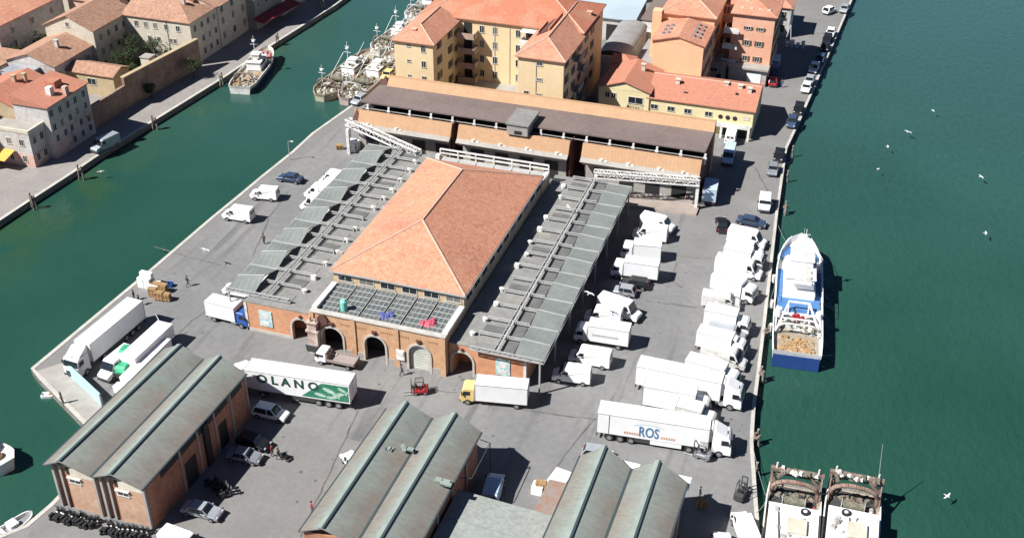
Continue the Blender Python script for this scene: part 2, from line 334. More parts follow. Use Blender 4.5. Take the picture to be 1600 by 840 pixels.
def house(name, label, cat, x0, y0, x1, y1, h, wall, rmat, rise=1.6, axis='x', hip=(True, True), loc=(0, 0, 0), rz=0, group=None, ov=.35, chim=0, z0=0):
    t = thing(name, label, cat, loc, rz, group)
    MB().box(x0, y0, z0, x1, y1, h).build('wall', wall, t)
    m, a, b, E = roof_hip(x0, y0, x1, y1, h+.16, rise, ov, axis, *hip)
    r = m.build('roof', rmat, t); gables(m, wall, t)
    for k in range(chim):
        cx = x0+(x1-x0)*(.25+.5*random.random()); cy = y0+(y1-y0)*(.3+.4*random.random())
        MB().box(cx-.35, cy-.3, h+.2, cx+.35, cy+.3, h+rise+.8).box(cx-.45, cy-.4, h+rise+.8, cx+.45, cy+.4, h+rise+.95).build('chimney', wall, r)
    return t, r, a, b, E
def chimney(r, x, y, z, h=1.4, m=None):
    MB().box(x-.35, y-.3, z, x+.35, y+.3, z+h).box(x-.47, y-.42, z+h, x+.47, y+.42, z+h+.15).build('chimney', m or CREAM, r)
# ================================================================== SETTING
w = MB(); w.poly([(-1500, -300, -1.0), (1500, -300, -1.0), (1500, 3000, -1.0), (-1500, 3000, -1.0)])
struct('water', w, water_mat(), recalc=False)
bed = MB().box(-1500, -300, -6, 1500, 3000, -5); struct('sea_bed', bed, QWALL)
LQ = [(-97.8, 420), (-97.8, 233.7)] + [tuple(G(*p)[:2]) for p in ((600, 118), (555, 160), (487, 208), (455.5, 237), (407, 275.5), (370.5, 306), (330, 339), (235, 420), (48, 575), (60, 591), (130, 662))] + [(-77.9, 83), (-77.9, 73.5), (-78.4, 69.8), (-80, 67.7), (-84, 60), (-88, 40)]
RQ = [(4, 40), (1.5, 78)] + [tuple(G(*p)[:2]) for p in ((1188, 840), (1182, 760), (1177, 690), (1180, 640), (1190, 560), (1205, 430), (1216, 330), (1230, 232), (1250, 190), (1300, 75), (1332, 0))] + [(4, 420)]
isl = LQ+RQ
MBi = MB().prism(isl, -4, 0); me = struct('quay_ground', MBi, [ASPH])
def strip(name, pts, w_, z0, z1, m, side=1):
    mb = MB()
    n = len(pts); P = [Vector((p[0], p[1], 0)) for p in pts]; off = []
    for i in range(n):
        a = P[max(0, i-1)]; b = P[min(n-1, i+1)]; d = (b-a).normalized(); off.append(P[i]+Vector((-d.y, d.x, 0))*w_*side)
    for i in range(n-1):
        q = [P[i], P[i+1], off[i+1], off[i]]
        mb.hexa([Vector((v.x, v.y, z0)) for v in q]+[Vector((v.x, v.y, z1)) for v in q])
    return struct(name, mb, m)
strip('quay_kerb', LQ, .55, -1.6, .05, STONE)
strip('quay_kerb', RQ, .45, -1.6, .05, STONE)
# paved apron strips beside the edge and the street on the right (paler old paving)
strip('quay_pavement', [(p[0]-.5, p[1]) for p in RQ[7:]], 13.5, .001, .006, PAVE)
strip('quay_pavement', [(p[0]+.56, p[1]) for p in LQ[:11]], 2.2, .001, .006, PAVE)
sw = MB(); sw.prism([(-77.2, 60), (-40, 60), (-46, 72.3), (-47.5, 94), (-59, 94), (-64, 72.3), (-77.2, 72.3)], .001, .008); struct('lower_yard_paving', sw, PAVE)
sw = MB(); sw.prism([(-94.9, 93.2), (-92.9, 92.0), (-79, 84.6), (-77, 86), (-79, 88.6), (-92.5, 96.3)], .001, .009); struct('pier_end_paving', sw, CONC)
# left bank
BK = [tuple(G(*p)[:2]) for p in ((0, 345), (56, 308), (115, 270), (150, 246), (215, 205), (285, 162), (353, 120), (430, 68), (525, 8))]
lb = [(-126, 60)]+BK+[(-118, 420), (-420, 420), (-420, 60)]
struct('left_bank_ground', MB().prism(lb, -4, 0), mat('bank_paving', (.27, .245, .225), (.23, .21, .195), rough=.9, scale=.3, fine=(1.6, .1)))
strip('left_bank_kerb', [(-126, 60)]+BK+[(-118, 420)], .6, -1.6, .06, STONE)
# joints, patches and oil marks in the yard asphalt
ST = mat('asphalt_repair', (.085, .08, .076), (.14, .13, .12), rough=.9, scale=1)
def crack(pts, w_=.09):
    mb = MB(); P = [G(*p) for p in pts]; Q = []
    for a, b in zip(P, P[1:]):
        n = max(2, int((b-a).length/1.2)); d = (b-a).normalized(); s = Vector((-d.y, d.x, 0))
        for i in range(n): Q.append(a.lerp(b, i/n)+s*random.uniform(-.12, .12))
    Q.append(P[-1])
    for a, b in zip(Q, Q[1:]):
        d = (b-a).normalized(); s = Vector((-d.y, d.x, 0))*w_*random.uniform(.6, 1.5)
        mb.poly([(a-s)+Vector((0, 0, .012)), (b-s)+Vector((0, 0, .012)), (b+s)+Vector((0, 0, .012)), (a+s)+Vector((0, 0, .012))])
    return struct('asphalt_joint', mb, ST)
for p in (((1052, 398), (1080, 402), (1118, 404)), ((1022, 432), (1046, 437), (1066, 449)), ((240, 385), (290, 400), (345, 414)), ((560, 640), (500, 770), (470, 838)), ((752, 620), (820, 640), (930, 655)), ((640, 600), (700, 612), (715, 612)), ((330, 480), (300, 500), (255, 545)), ((960, 620), (900, 690), (860, 740)), ((1010, 470), (1090, 480)), ((450, 300), (420, 340), (395, 400)), ((1150, 250), (1180, 262), (1200, 300))):
    crack(p)
mh = MB()
for _ in range(46):
    x = random.choice([(440, 560, 640, 820), (540, 900, 560, 700), (1020, 1100, 340, 560), (250, 360, 380, 560), (1130, 1170, 500, 700)])
    p = G(random.uniform(x[0], x[1]), random.uniform(x[2], x[3])); r = random.uniform(.1, .28)
    mh.poly([(p.x+r*math.cos(a*PI/4)*random.uniform(.7, 1.2), p.y+r*math.sin(a*PI/4)*random.uniform(.7, 1.3), .013) for a in range(8)])
struct('oil_spots', mh, ST)

# ================================================================== MARKET HALL
H = thing('market_hall', 'long fish market hall with orange hipped tile roof, arched brick front and low flat wings', 'market hall', (-53.75, 109.2, 0))
def W(mb, name, m, p=H, **k): return mb.build(name, m, p, world=True, **k)
hx0, hx1, hy0, hy1 = -63.2, -44.4, 116.5, 151.0
b = MB().box(hx0, hy0, 0, hx1, hy1, 7.92); W(b, 'hall_wall', STUCCO_HALL)
m, a, bb, E = roof_hip(hx0, hy0, hx1, hy1, 8.1, 4.3, .3, 'y'); rf = W(m, 'hall_roof', TILE)
ox, oy = 53.75, -109.2
tr = lambda v: Vector((v.x+ox, v.y+oy, v.z))
caps(rf, tr(a), tr(bb), [tr(e) for e in E], r=.13)
gt = MB().box(hx0-.4, hy0-.4, 7.84, hx0-.3, hy1+.4, 8.02).box(hx1+.3, hy0-.4, 7.84, hx1+.42, hy1+.4, 8.02).box(hx0-.3, hy0-.42, 7.84, hx1+.3, hy0-.3, 8.02)
W(gt, 'gutter', STEEL)
for i in range(6): window(H, (-63.2+1.75+i*3.12+ox, hy0+oy, 6.62), 0, 2.0, .85)
for i in range(11): window(H, (hx1+ox, hy0+oy+1.9+i*3.12, 6.4), PI/2, 2.0, .95)
for i in range(11): window(H, (hx0+ox, hy0+oy+1.9+i*3.12, 6.4), -PI/2, 2.0, .95)
def arch_wall(x0, x1, y, th, z1, arches, z0=0):
    mb = MB(); xs = x0
    for cx, wd, h in arches:
        l, r = cx-wd/2, cx+wd/2; mb.box(xs, y, z0, l, y+th, z1); xs = r
        sp = h-wd/2; n = 10; arc = [(cx-wd/2*math.cos(PI*i/n), sp+wd/2*math.sin(PI*i/n)) for i in range(n+1)]
        for (ax, az), (bx, bz) in zip(arc, arc[1:]): mb.hexa([(ax, y, az), (bx, y, bz), (bx, y+th, bz), (ax, y+th, az), (ax, y, z1), (bx, y, z1), (bx, y+th, z1), (ax, y+th, z1)])
        if sp < 0: pass
    mb.box(xs, y, z0, x1, y+th, z1); return mb
def arch_ring(cx, wd, h, y, t=.28, d=.14):
    mb = MB(); sp = h-wd/2; n = 10; R0, R1 = wd/2, wd/2+t
    mb.box(cx-R1, y-d, 0, cx-R0, y, sp).box(cx+R0, y-d, 0, cx+R1, y, sp)
    for i in range(n):
        c0, s0, c1, s1 = math.cos(PI*i/n), math.sin(PI*i/n), math.cos(PI*(i+1)/n), math.sin(PI*(i+1)/n)
        q = [(cx+R0*c0, sp+R0*s0), (cx+R1*c0, sp+R1*s0), (cx+R1*c1, sp+R1*s1), (cx+R0*c1, sp+R0*s1)]
        mb.hexa([(x, y-d, z) for x, z in q]+[(x, y, z) for x, z in q])
    return mb
# portal
px0, px1, py = -63.1, -44.3, 109.2
AR = [(-60.15, 2.9, 4.05), (-54.1, 2.9, 4.05), (-47.9, 2.9, 4.05)]
W(arch_wall(px0, px1, py, .6, 6.05, AR), 'portal_wall', BRICK2)
pb = MB().box(px0+.01, py+.6, 0, px0+.5, hy0-.01, 6.0).box(px1-.5, py+.6, 0, px1-.01, hy0-.01, 6.0); W(pb, 'portal_side_wall', BRICK2)
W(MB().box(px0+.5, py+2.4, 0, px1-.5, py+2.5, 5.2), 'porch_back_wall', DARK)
cp = MB().box(px0-.1, py-.18, 6.05, px1+.1, py+.65, 6.22); W(cp, 'parapet_coping', STONE)
W(MB().box(px0-.12, py+.66, 6.0, px0+.62, hy0-.4, 6.42), 'side_coping', WHITE2); W(MB().box(px1-.62, py+.66, 6.0, px1+.12, hy0-.4, 6.42), 'side_coping', WHITE2)
pil = MB()
for x in (-63.0, -57.1, -51.0, -44.6): pil.box(x-.35, py-.16, 0, x+.35, py-.005, 5.9)
W(pil, 'pilaster', BRICK2); W(MB().box(px0-.06, py-.09, 0, -61.7, py-.004, 1.0).box(-58.4, py-.09, 0, -55.7, py-.004, 1.0).box(-52.3, py-.09, 0, -49.5, py-.004, 1.0).box(-46.3, py-.09, 0, px1+.06, py-.004, 1.0), 'stone_plinth', CONC)
for i, (cx, wd, h) in enumerate(AR):
    W(arch_ring(cx, wd, h, py), 'arch_surround', STONE)
    W(MB().cyl((cx, py-.3, h+.62), (cx, py-.02, h+.62), .22, .22, 8).box(cx-.3, py-.3, h+.8, cx+.3, py-.02, h+.9), 'wall_lamp', DKBROWN)
dr = MB().box(-49.3, py+.3, 0, -46.5, py+.38, 3.9)
for k in range(9): dr.box(-49.3, py+.26, .2+k*.42, -46.5, py+.3, .26+k*.42)
W(dr, 'roller_door', mat('pale_roller_door', (.52, .53, .48), (.40, .41, .36), rough=.6, scale=1.2))
W(MB().box(-51.0, py-.3, 1.3, -49.9, py-.17, 2.9).box(-50.9, py-.36, 2.1, -50.0, py-.3, 2.7), 'marble_plaque', WHITE2)
ins = MB()                                     # worn painted lettering reduced to a faint band above the arches
for x0_, x1_ in ((-58.9, -57.4), (-56.6, -55.2), (-53.2, -51.4), (-50.6, -49.2), (-46.6, -45.2)):
    x = x0_
    while x < x1_: ins.box(x, py-.012, 4.75, x+.16, py-.004, 5.05); x += .3
W(ins, 'worn_wall_lettering', mat('faded_letter_paint', (.30, .15, .08), rough=.9))
# old carved stone doorway left of the first arch
op = MB().box(-63.3, py-1.0, 0, -61.9, py-.2, 3.4).box(-63.5, py-1.15, 3.4, -61.7, py-.2, 3.7).box(-63.3, py-1.0, 3.7, -62.0, py-.25, 4.9)
op.cyl((-62.9, py-.7, 4.9), (-62.9, py-.7, 5.7), .25, .12, 8).cyl((-62.2, py-.7, 4.9), (-62.2, py-.7, 5.5), .2, .1, 8).box(-63.45, py-1.2, 4.85, -61.8, py-.2, 5.0)
W(op, 'carved_stone_pier', mat('weathered_marble', (.52, .44, .38), (.36, .24, .19), rough=.85, scale=1.6, fine=(4, .2)))
W(MB().cyl((-61.35, py-.35, 5.2), (-61.35, py-.05, 5.2), .75, .75, 14), 'round_carving', DKBROWN)
# glazed roof of the portal: six bays
gy0, gy1 = py+.75, hy0-.05
for i in range(6):
    x0 = -62.4+i*2.93; x1 = x0+2.6; gl = MB(); z = lambda y: 5.85+(y-gy0)*.05
    gl.hexa([(x0, gy0, z(gy0)-.08), (x1, gy0, z(gy0)-.08), (x1, gy1, z(gy1)-.08), (x0, gy1, z(gy1)-.08), (x0, gy0, z(gy0)), (x1, gy0, z(gy0)), (x1, gy1, z(gy1)), (x0, gy1, z(gy1))])
    o = W(gl, 'glass_bay', PANEL); fr = MB()
    for k in range(5): xx = x0+k*(x1-x0)/4; fr.bar((xx, gy0, z(gy0)+.05), (xx, gy1, z(gy1)+.05), .07, .06)
    for k in range(7): yy = gy0+k*(gy1-gy0)/6; fr.box(x0, yy-.04, z(yy)+.02, x1, yy+.04, z(yy)+.12)
    fo = fr.build('glazing_bars', STEEL, None, world=False); fo.parent = o; fo.data.transform(Matrix.Translation((ox, oy, 0)))
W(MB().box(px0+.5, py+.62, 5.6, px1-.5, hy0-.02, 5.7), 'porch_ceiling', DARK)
# back glazed strip with railing
gb = MB()
for i in range(6): x0 = -62.0+i*3.0; gb.hexa([(x0, 151.1, 6.6), (x0+2.85, 151.1, 6.6), (x0+2.85, 154.6, 6.9), (x0, 154.6, 6.9), (x0, 151.1, 6.7), (x0+2.85, 151.1, 6.7), (x0+2.85, 154.6, 7.0), (x0, 154.6, 7.0)])
W(gb, 'rear_roof_panels', STEEL); W(MB().box(-63.1, 151.05, 0, -44.3, 155.6, 6.5), 'rear_block', STUCCO_HALL)
fr = MB()
for z in (7.2, 7.9): fr.bar((-62.8, 155.4, z), (-44.4, 155.4, z), .22)
for i in range(7): fr.bar((-62.8+i*3.06, 155.4, 6.5), (-62.8+i*3.06, 155.4, 7.9), .2)
W(fr, 'rear_frame', WHITE2); W(MB().box(-44.9, 151.1, 6.5, -44.3, 155.0, 7.0).box(-63.2, 154.1, 6.5, -62.5, 155.0, 7.3), 'side_coping', WHITE2)
# wings
LW = (-73.6, 110.3, -63.25, 159.3); RW = (-44.2, 110.3, -33.9, 158.6)
for (x0, y0, x1, y1), arc in ((LW, [(-65.3, 2.8, 3.5)]), (RW, [(-42.4, 2.8, 3.5)])):
    W(arch_wall(x0, x1, y0, .5, 4.55, arc), 'wing_front_wall', BRICK)
    W(arch_ring(*arc[0], y0), 'arch_surround', STONE)
    W(MB().box(x0+.01, y0+.5, 0, x0+.5, y1, 4.5).box(x1-.5, y0+.5, 0, x1-.01, y1, 4.5).box(x0+.5, y1-.5, 0, x1-.5, y1, 4.5).box(x0+.5, y0+2.6, 0, x1-.5, y0+2.7, 4.4), 'wing_side_wall', BRICK)
    W(MB().box(x0-.02, y0-.02, 4.55, x1+.02, y1+.02, 4.72), 'wing_roof', ROOFGREY)
    W(MB().box(x0-.05, y0-.08, 0, arc[0][0]-1.75, y0-.003, .45).box(arc[0][0]+1.75, y0-.08, 0, x1+.05, y0-.003, .45), 'stone_plinth', STONE)
    W(MB().cyl((arc[0][0], y0-.3, 4.0), (arc[0][0], y0-.02, 4.0), .2, .2, 8), 'wall_lamp', DKBROWN)
W(MB().box(-73.72, 110.22, 0, -73.35, 110.28, 4.5).box(-34.15, 110.22, 0, -33.8, 110.28, 4.5), 'corner_stone', WHITE2)
for x in (-70.6, -36.9): 
    mu = W(MB().box(x-.95, 110.2, 1.2, x+.95, 110.285, 3.7), 'wall_mural', MURAL)
    W(MB().cyl((x, 110.17, 2.9), (x, 110.2, 2.9), .55, .55, 14).box(x-.6, 110.17, 1.5, x+.5, 110.2, 2.0), 'painted_shell', WHITE2)
# shadow-side gutter band along the east wall of the hall and roof clutter
rc = MB()
for x, y in ((-66.3, 125), (-65.9, 132), (-65.6, 139), (-65.6, 145), (-66.0, 150), (-65.4, 122)): rc.box(x-.5, y-.35, 4.72, x+.4, y+.35, 5.3)
W(rc, 'roof_unit', CONC)
# teal, blue and red figures standing on the glazed porch roof
fg = MB().cyl((-59.1, 111.0, 5.95), (-59.1, 111.0, 7.3), .45, .45, 12).cyl((-59.1, 111.0, 7.3), (-59.1, 111.0, 7.6), .45, .2, 12); W(fg, 'teal_figure', TEAL)
fg = MB()
for dx, dy, r in ((0, 0, .7), (.7, .3, .45), (-.7, .2, .45), (.3, .7, .4), (-.2, -.4, .35)): fg.cyl((-53.3+dx, 111.4+dy, 5.92), (-53.3+dx, 111.4+dy, 6.25), r, r*.6, 9)
W(fg, 'blue_figure', MBLUE)
fg = MB()
for dx, dy, r in ((0, 0, .8), (-.75, -.2, .5), (.3, .7, .45), (.5, .1, .5)): fg.cyl((-47.4+dx, 111.6+dy, 5.92), (-47.4+dx, 111.6+dy, 6.4), r, r*.5, 9)
W(fg, 'red_figure', MRED)

# ---- steel canopies
def canopy(label, xo, xi, xs, xe, y0, y1, n):
    """outer edge xo, inner panel edge xi, spine xs, truss end xe"""
    t = thing('steel_canopy', label, 'canopy', (xs, y0, 0), 0, 'steel canopies along the market wings'); s = 1 if xo > xi else -1
    st = (y1-y0)/n; zv, zr = (5.0, 6.0) if s < 0 else (5.02, 5.42)
    for i in range(n):
        ya, yb = y0+i*st, y0+(i+1)*st; za, zb = (zv, zr) if i % 2 == 0 else (zr, zv)
        sh = MB(); qa, qb = 5.02+(.16 if i % 2 else 0), 5.02+(0 if i % 2 else .16)
        for k in range(5):
            u0, u1 = k/5, (k+1)/5; P4 = [(xi+(xo-xi)*u, y_, zi+(zo-zi)*u) for u, y_, zi, zo in ((u0, ya, za, qa), (u1, ya, za, qa), (u1, yb, zb, qb), (u0, yb, zb, qb))]
            sh.hexa([(a_, b_, c_-.08) for a_, b_, c_ in P4]+P4)
        sh.build('roof_sheet', METAL, t, world=True)
        xg = xi-s*1.6
        if s > 0: MB().box(min(xg, xi-s*.2), ya+.7, 4.9, max(xg, xi-s*.2), yb-.25, 4.96).build('grating', GRATE, t, world=True)
        xa, xb = sorted((xs-s*.5, xe+s*.1)); MB().box(xa, ya+.35, 4.74, xb, yb-.9-.5*(i % 3 == 0), 4.78+.012*(i % 2)).build('roof_mat', [ROOFGREY, ROOFGREY, GRATE][(i*5) % 3], t, world=True)
    for i in range(n+1):
        y = y0+i*st; z = zv if i % 2 == 0 else zr; mb = MB()
        mb.bar((xo, y, 5.1+.16*(i % 2)), (xi, y, z+.08), .2, .1)
        for dz in (.1, .42): mb.bar((xi, y, 5.0+dz), (xe, y, 5.0+dz), .13)
        k = int(abs(xi-xe)/.6)
        for j in range(k):
            xa = xi+(xe-xi)*j/k; xb = xi+(xe-xi)*(j+1)/k; mb.bar((xa, y, 5.1), (xb, y, 5.42), .04) if j % 2 else mb.bar((xa, y, 5.42), (xb, y, 5.1), .04)
        mb.build('truss', STEEL, t, world=True)
        MB().box(xe-.08, y-.08, 4.72, xe+.08, y+.08, 5.4).build('prop', STEEL, t, world=True)
        if i % 2 == 0: MB().box(xo-s*.4-.1, y-.1, 0, xo-s*.4+.1, y+.1, 4.9).build('column', STEEL, t, world=True)
        if 0 < i < n and random.random() < .75:
            q = random.random(); v = MB(); dx = random.uniform(-.35, .35); xx = xe-s*.5+dx; yy = y+random.uniform(-.5, .5); r_ = random.uniform(.2, .32)
            if q < .6: v.cyl((xx, yy, 4.72), (xx, yy, 5.35), r_, r_, 10).cyl((xx, yy, 5.2), (xx+s*.5, yy-.1, 5.2), r_, r_*1.1, 10)
            elif q < .8: v.box(xx-.35, yy-.3, 4.72, xx+.35, yy+.3, 5.35)
            else: v.cyl((xx, yy, 4.72), (xx, yy, 5.2), .3, .3, 10).cyl((xx, yy, 5.2), (xx, yy, 5.35), .42, .1, 10)
            v.build('fan_unit', WHITE2, t, world=True)
    sp = MB()
    for dx in (-.25, .25): sp.bar((xs+dx, y0, 5.5), (xs+dx, y1, 5.5), .09)
    k = n*3
    for j in range(k+1): yy = y0+(y1-y0)*j/k; sp.bar((xs-.25, yy, 5.5), (xs+.25, yy, 5.5), .05)
    sp.box(xs-.2, y0, 5.3, xs+.2, y1, 5.33); sp.build('spine_walkway', STEEL, t, world=True)
    e = MB().box(min(xo, xo+s*.12), y0-.1, 4.75, max(xo, xo+s*.12), y1+.1, 4.98); e.build('edge_gutter', STEEL, t, world=True)
    r = MB(); 
    for z in (4.95, 5.5): r.bar((xo, y0-.15, z), (xe, y0-.15, z), .11)
    k = 14
    for j in range(k): xa = xo+(xe-xo)*j/k; xb = xo+(xe-xo)*(j+1)/k; r.bar((xa, y0-.15, 5.0), (xb, y0-.15, 5.47), .05) if j % 2 else r.bar((xa, y0-.15, 5.47), (xb, y0-.15, 5.0), .05)
    r.build('end_truss', STEEL, t, world=True)
    return t
canopy('folded grey steel canopy over the vans on the right side of the orange-roofed hall', -31.4, -35.3, -37.6, -41.0, 109.5, 157.8, 14)
canopy('folded grey steel canopy with dark triangular gaps on the canal side of the hall', -77.1, -72.9, -70.9, -67.4, 111.6, 158.4, 14)

# ================================================================== LONG BRICK SHED BEHIND
S = thing('auction_building', 'long low tan tiled building with brown roof and open post gallery behind the orange hall', 'warehouse', (-52, 171, 0))
W = lambda mb, name, m, p=S, **k: mb.build(name, m, p, world=True, **k)
X0, X1 = -82.4, -21.7
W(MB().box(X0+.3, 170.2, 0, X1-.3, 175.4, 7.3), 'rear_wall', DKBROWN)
W(MB().hexa([(X0, 167.5, 8.05), (X1, 167.5, 8.05), (X1, 175.3, 7.9), (X0, 175.3, 7.9), (X0, 167.5, 8.3), (X1, 167.5, 8.3), (X1, 175.3, 8.15), (X0, 175.3, 8.15)]), 'brown_roof', BROWNROOF)
W(MB().hexa([(X0+1.3, 175.32, 0), (X1, 175.32, 0), (X1, 177.4, 0), (X0+1.3, 177.4, 0), (X0+1.3, 175.32, 8.1), (X1, 175.32, 8.1), (X1, 177.4, 8.1), (X0+1.3, 177.4, 8.1)]), 'rear_band_wall', FASCIA)
W(MB().hexa([(X0+1.6, 175.32, 8.16), (X1, 175.32, 8.16), (X1, 177.4, 8.16), (X0+1.6, 177.4, 8.16), (X0+1.6, 176.5, 9.5), (X1, 176.5, 9.5), (X1, 177.4, 9.5), (X0+1.6, 177.4, 9.5)]), 'tan_roof_band', FASCIA)
fin = lambda x, y, z, h: MB().poly([(x, y-.8, z), (x+1.7, y-.6, z), (x+.9, y+.4, z+h)]).poly([(x, y-.8, z), (x+.9, y+.4, z+h), (x+.1, y+1.0, z)]).poly([(x+1.7, y-.6, z), (x+1.5, y+1.0, z), (x+.9, y+.4, z+h)]).poly([(x+.1, y+1.0, z), (x+.9, y+.4, z+h), (x+1.5, y+1.0, z)])  # dark brown puts the shade of the triangular end into its colour
W(fin(X0, 176.2, 8.16, 1.5), 'roof_fin', DKBROWN)
posts = [X0+1.5+i*3.95 for i in range(16)]
for x in posts: W(MB().box(x-.16, 167.0, 6.2, x+.16, 167.3, 8.04).box(x-.3, 166.9, 7.2, x+.3, 167.35, 7.42), 'gallery_post', WHITE2)
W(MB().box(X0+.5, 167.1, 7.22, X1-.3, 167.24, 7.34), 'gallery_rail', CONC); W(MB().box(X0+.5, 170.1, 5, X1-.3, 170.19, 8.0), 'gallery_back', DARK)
for xa, xb in ((-83.0, -64.6), (-63.4, -43.8), (-41.6, -21.9)):
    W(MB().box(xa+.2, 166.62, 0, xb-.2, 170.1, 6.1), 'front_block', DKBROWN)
    W(MB().box(xa+.2, 165.95, 6.1, xb-.2, 170.1, 6.2), 'front_block_roof', DARK)
    W(MB().hexa([(xa+(1.4 if xa < -80 else 0), 164.35, 5.2), (xb, 164.35, 5.2), (xb, 166.0, 5.2), (xa, 166.0, 5.2), (xa+(1.4 if xa < -80 else 0), 165.5, 7.55), (xb, 165.5, 7.55), (xb, 165.9, 7.55), (xa, 165.9, 7.55)]), 'tan_fascia', FASCIA)
    W(MB().hexa([(xa+.4, 164.7, 4.1), (xb-.4, 164.7, 4.1), (xb-.4, 166.6, 4.1), (xa+.4, 166.6, 4.1), (xa, 163.7, 5.0), (xb, 163.7, 5.0), (xb, 164.9, 5.75), (xa, 164.9, 5.75)]), 'concrete_ledge', CONC)
    W(MB().box(xa+.6, 165.8, 0, xb-.6, 166.6, 4.2), 'ground_floor_wall', CONC)
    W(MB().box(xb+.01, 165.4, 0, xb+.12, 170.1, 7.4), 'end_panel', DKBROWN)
    x = xa+2
    while x < xb-3: W(MB().box(x, 165.74, 0, x+2.4, 165.79, 3.3), 'loading_door', DARK); x += 4.4
    for k in range(2 if xb < -60 else 4):
        x = xa+3+k*4.6+random.uniform(0, 1); y_ = 164.5
        W(MB().cyl((x, y_, 5.15), (x, y_, 5.75), .32, .32, 10).box(x+.4, y_-.25, 5.15, x+1.0, y_+.25, 5.55), 'ledge_vent', WHITE2)
W(fin(-83.2, 165.4, 5.2, 2.6), 'roof_fin', DKBROWN)
W(MB().box(-54.6, 164.9, 7.5, -51.0, 171.0, 9.3), 'roof_box', CONC); W(MB().box(-54.8, 164.7, 9.3, -50.8, 171.2, 9.5), 'roof_box_lid', ROOFGREY)
W(MB().box(-53.3, 164.86, 7.7, -52.0, 164.9, 8.3), 'roof_box_opening', DARK)
def lattice(name, label, a, b, w_, h, legs, cat='truss'):
    a = Vector(a); b = Vector(b); t = thing(name, label, cat, (a.x, a.y, 0)); d = (b-a).normalized(); s = Vector((-d.y, d.x, 0))*w_/2; u = Vector((0, 0, h)); m = MB()
    for o_ in (s, -s):
        for q in (Vector(), u): m.bar(a+o_+q, b+o_+q, .2)
    n = int((b-a).length/1.0)
    for i in range(n):
        p, q = a.lerp(b, i/n), a.lerp(b, (i+1)/n); e = 1 if i % 2 else -1
        m.bar(p+s*e+u, q-s*e+u, .1); m.bar(p+s*1+(u if i % 2 else Vector()), q+s*1+(Vector() if i % 2 else u), .09); m.bar(p-s*1+(u if i % 2 else Vector()), q-s*1+(Vector() if i % 2 else u), .09); m.bar(p-s+u, p+s+u, .1)
    m.build('lattice_beam', WHITE2, t, world=True)
    for x, y in legs: MB().box(x-.25, y-.25, 0, x+.25, y+.25, a.z+.1).build('column', WHITE2, t, world=True)
    return t
lattice('lattice_frame', 'white lattice steel beam on a tall post at the canal end of the brown-roofed building', (-84.2, 165.4, 4.6), (-67.6, 157.8, 4.6), 1.1, 1.0, [(-84.0, 165.3), (-83.2, 163.2)])
lattice('lattice_frame', 'white lattice steel beam on a corner post above the loading bay near the parked vans', (-38.3, 160.6, 4.4), (-21.6, 163.4, 4.4), 1.1, 1.0, [(-21.8, 163.2), (-38.0, 160.8)])

# ================================================================== FOUR-STOREY YELLOW BLOCK
Y = thing('apartment_building', 'large yellow U-shaped apartment block with orange hipped roofs and stacked balconies', 'apartment building', (-66, 196, 0))
W = lambda mb, name, m, p=Y, **k: mb.build(name, m, p, world=True, **k)
def yblk(x0, y0, x1, y1, h, axis, hips, rise, rm=TILE_O, wm=YEL):
    W(MB().box(x0, y0, 0, x1, y1, h), 'wall', wm); W(MB().box(x0-.12, y0-.12, h-.35, x1+.12, y1+.12, h-.02), 'cornice', YEL)
    m, a, b_, E = roof_hip(x0, y0, x1, y1, h+.16, rise, .5, axis, *hips); r = W(m, 'roof', rm); gables(m, wm, Y, True)
    cc = MB(); cc.cyl(a, b_, .14, .14, 6)
    if hips[0]: cc.cyl(E[0], a, .12, .12, 6).cyl(E[3], a, .12, .12, 6)
    if hips[1]: cc.cyl(E[1], b_, .12, .12, 6).cyl(E[2], b_, .12, .12, 6)
    o = cc.build('ridge_cap', RIDGE, None); o.parent = r; o.data.transform(Matrix.Translation(-Vector(Y.location))); return r
yblk(-82.0, 182.0, -74.4, 195.1, 14.3, 'y', (True, False), 2.0, TILE_O)
rm_ = yblk(-81.6, 195.0, -50.0, 210.5, 14.9, 'x', (True, True), 3.2, mat('mixed_red_tiles', (.43, .15, .085), (.42, .20, .12), rough=.85, scale=.12, fine=(2.5, .16), contrast=(.45, .55), bump=.3))
yr = yblk(-58.2, 182.0, -49.8, 205.0, 14.3, 'y', (True, False), 2.4)
W(MB().hexa([(-57.4, 190.4, 15.0), (-55.2, 190.4, 15.6), (-55.2, 200, 15.6), (-57.4, 200, 15.0), (-57.4, 190.4, 15.35), (-55.2, 190.4, 16.55), (-55.2, 200, 16.55), (-57.4, 200, 15.35)]), 'roof_terrace_recess', DKBROWN)
W(MB().box(-57.3, 190.6, 15.2, -57.1, 200, 15.9).box(-55.2, 190.4, 15.2, -55.0, 200.1, 16.9), 'roof_terrace_edge', TILE_O)
def WN(x, y, z, face='S', **k): window(Y, (x+66, y-196, z), 0 if face == 'S' else PI/2, **k)
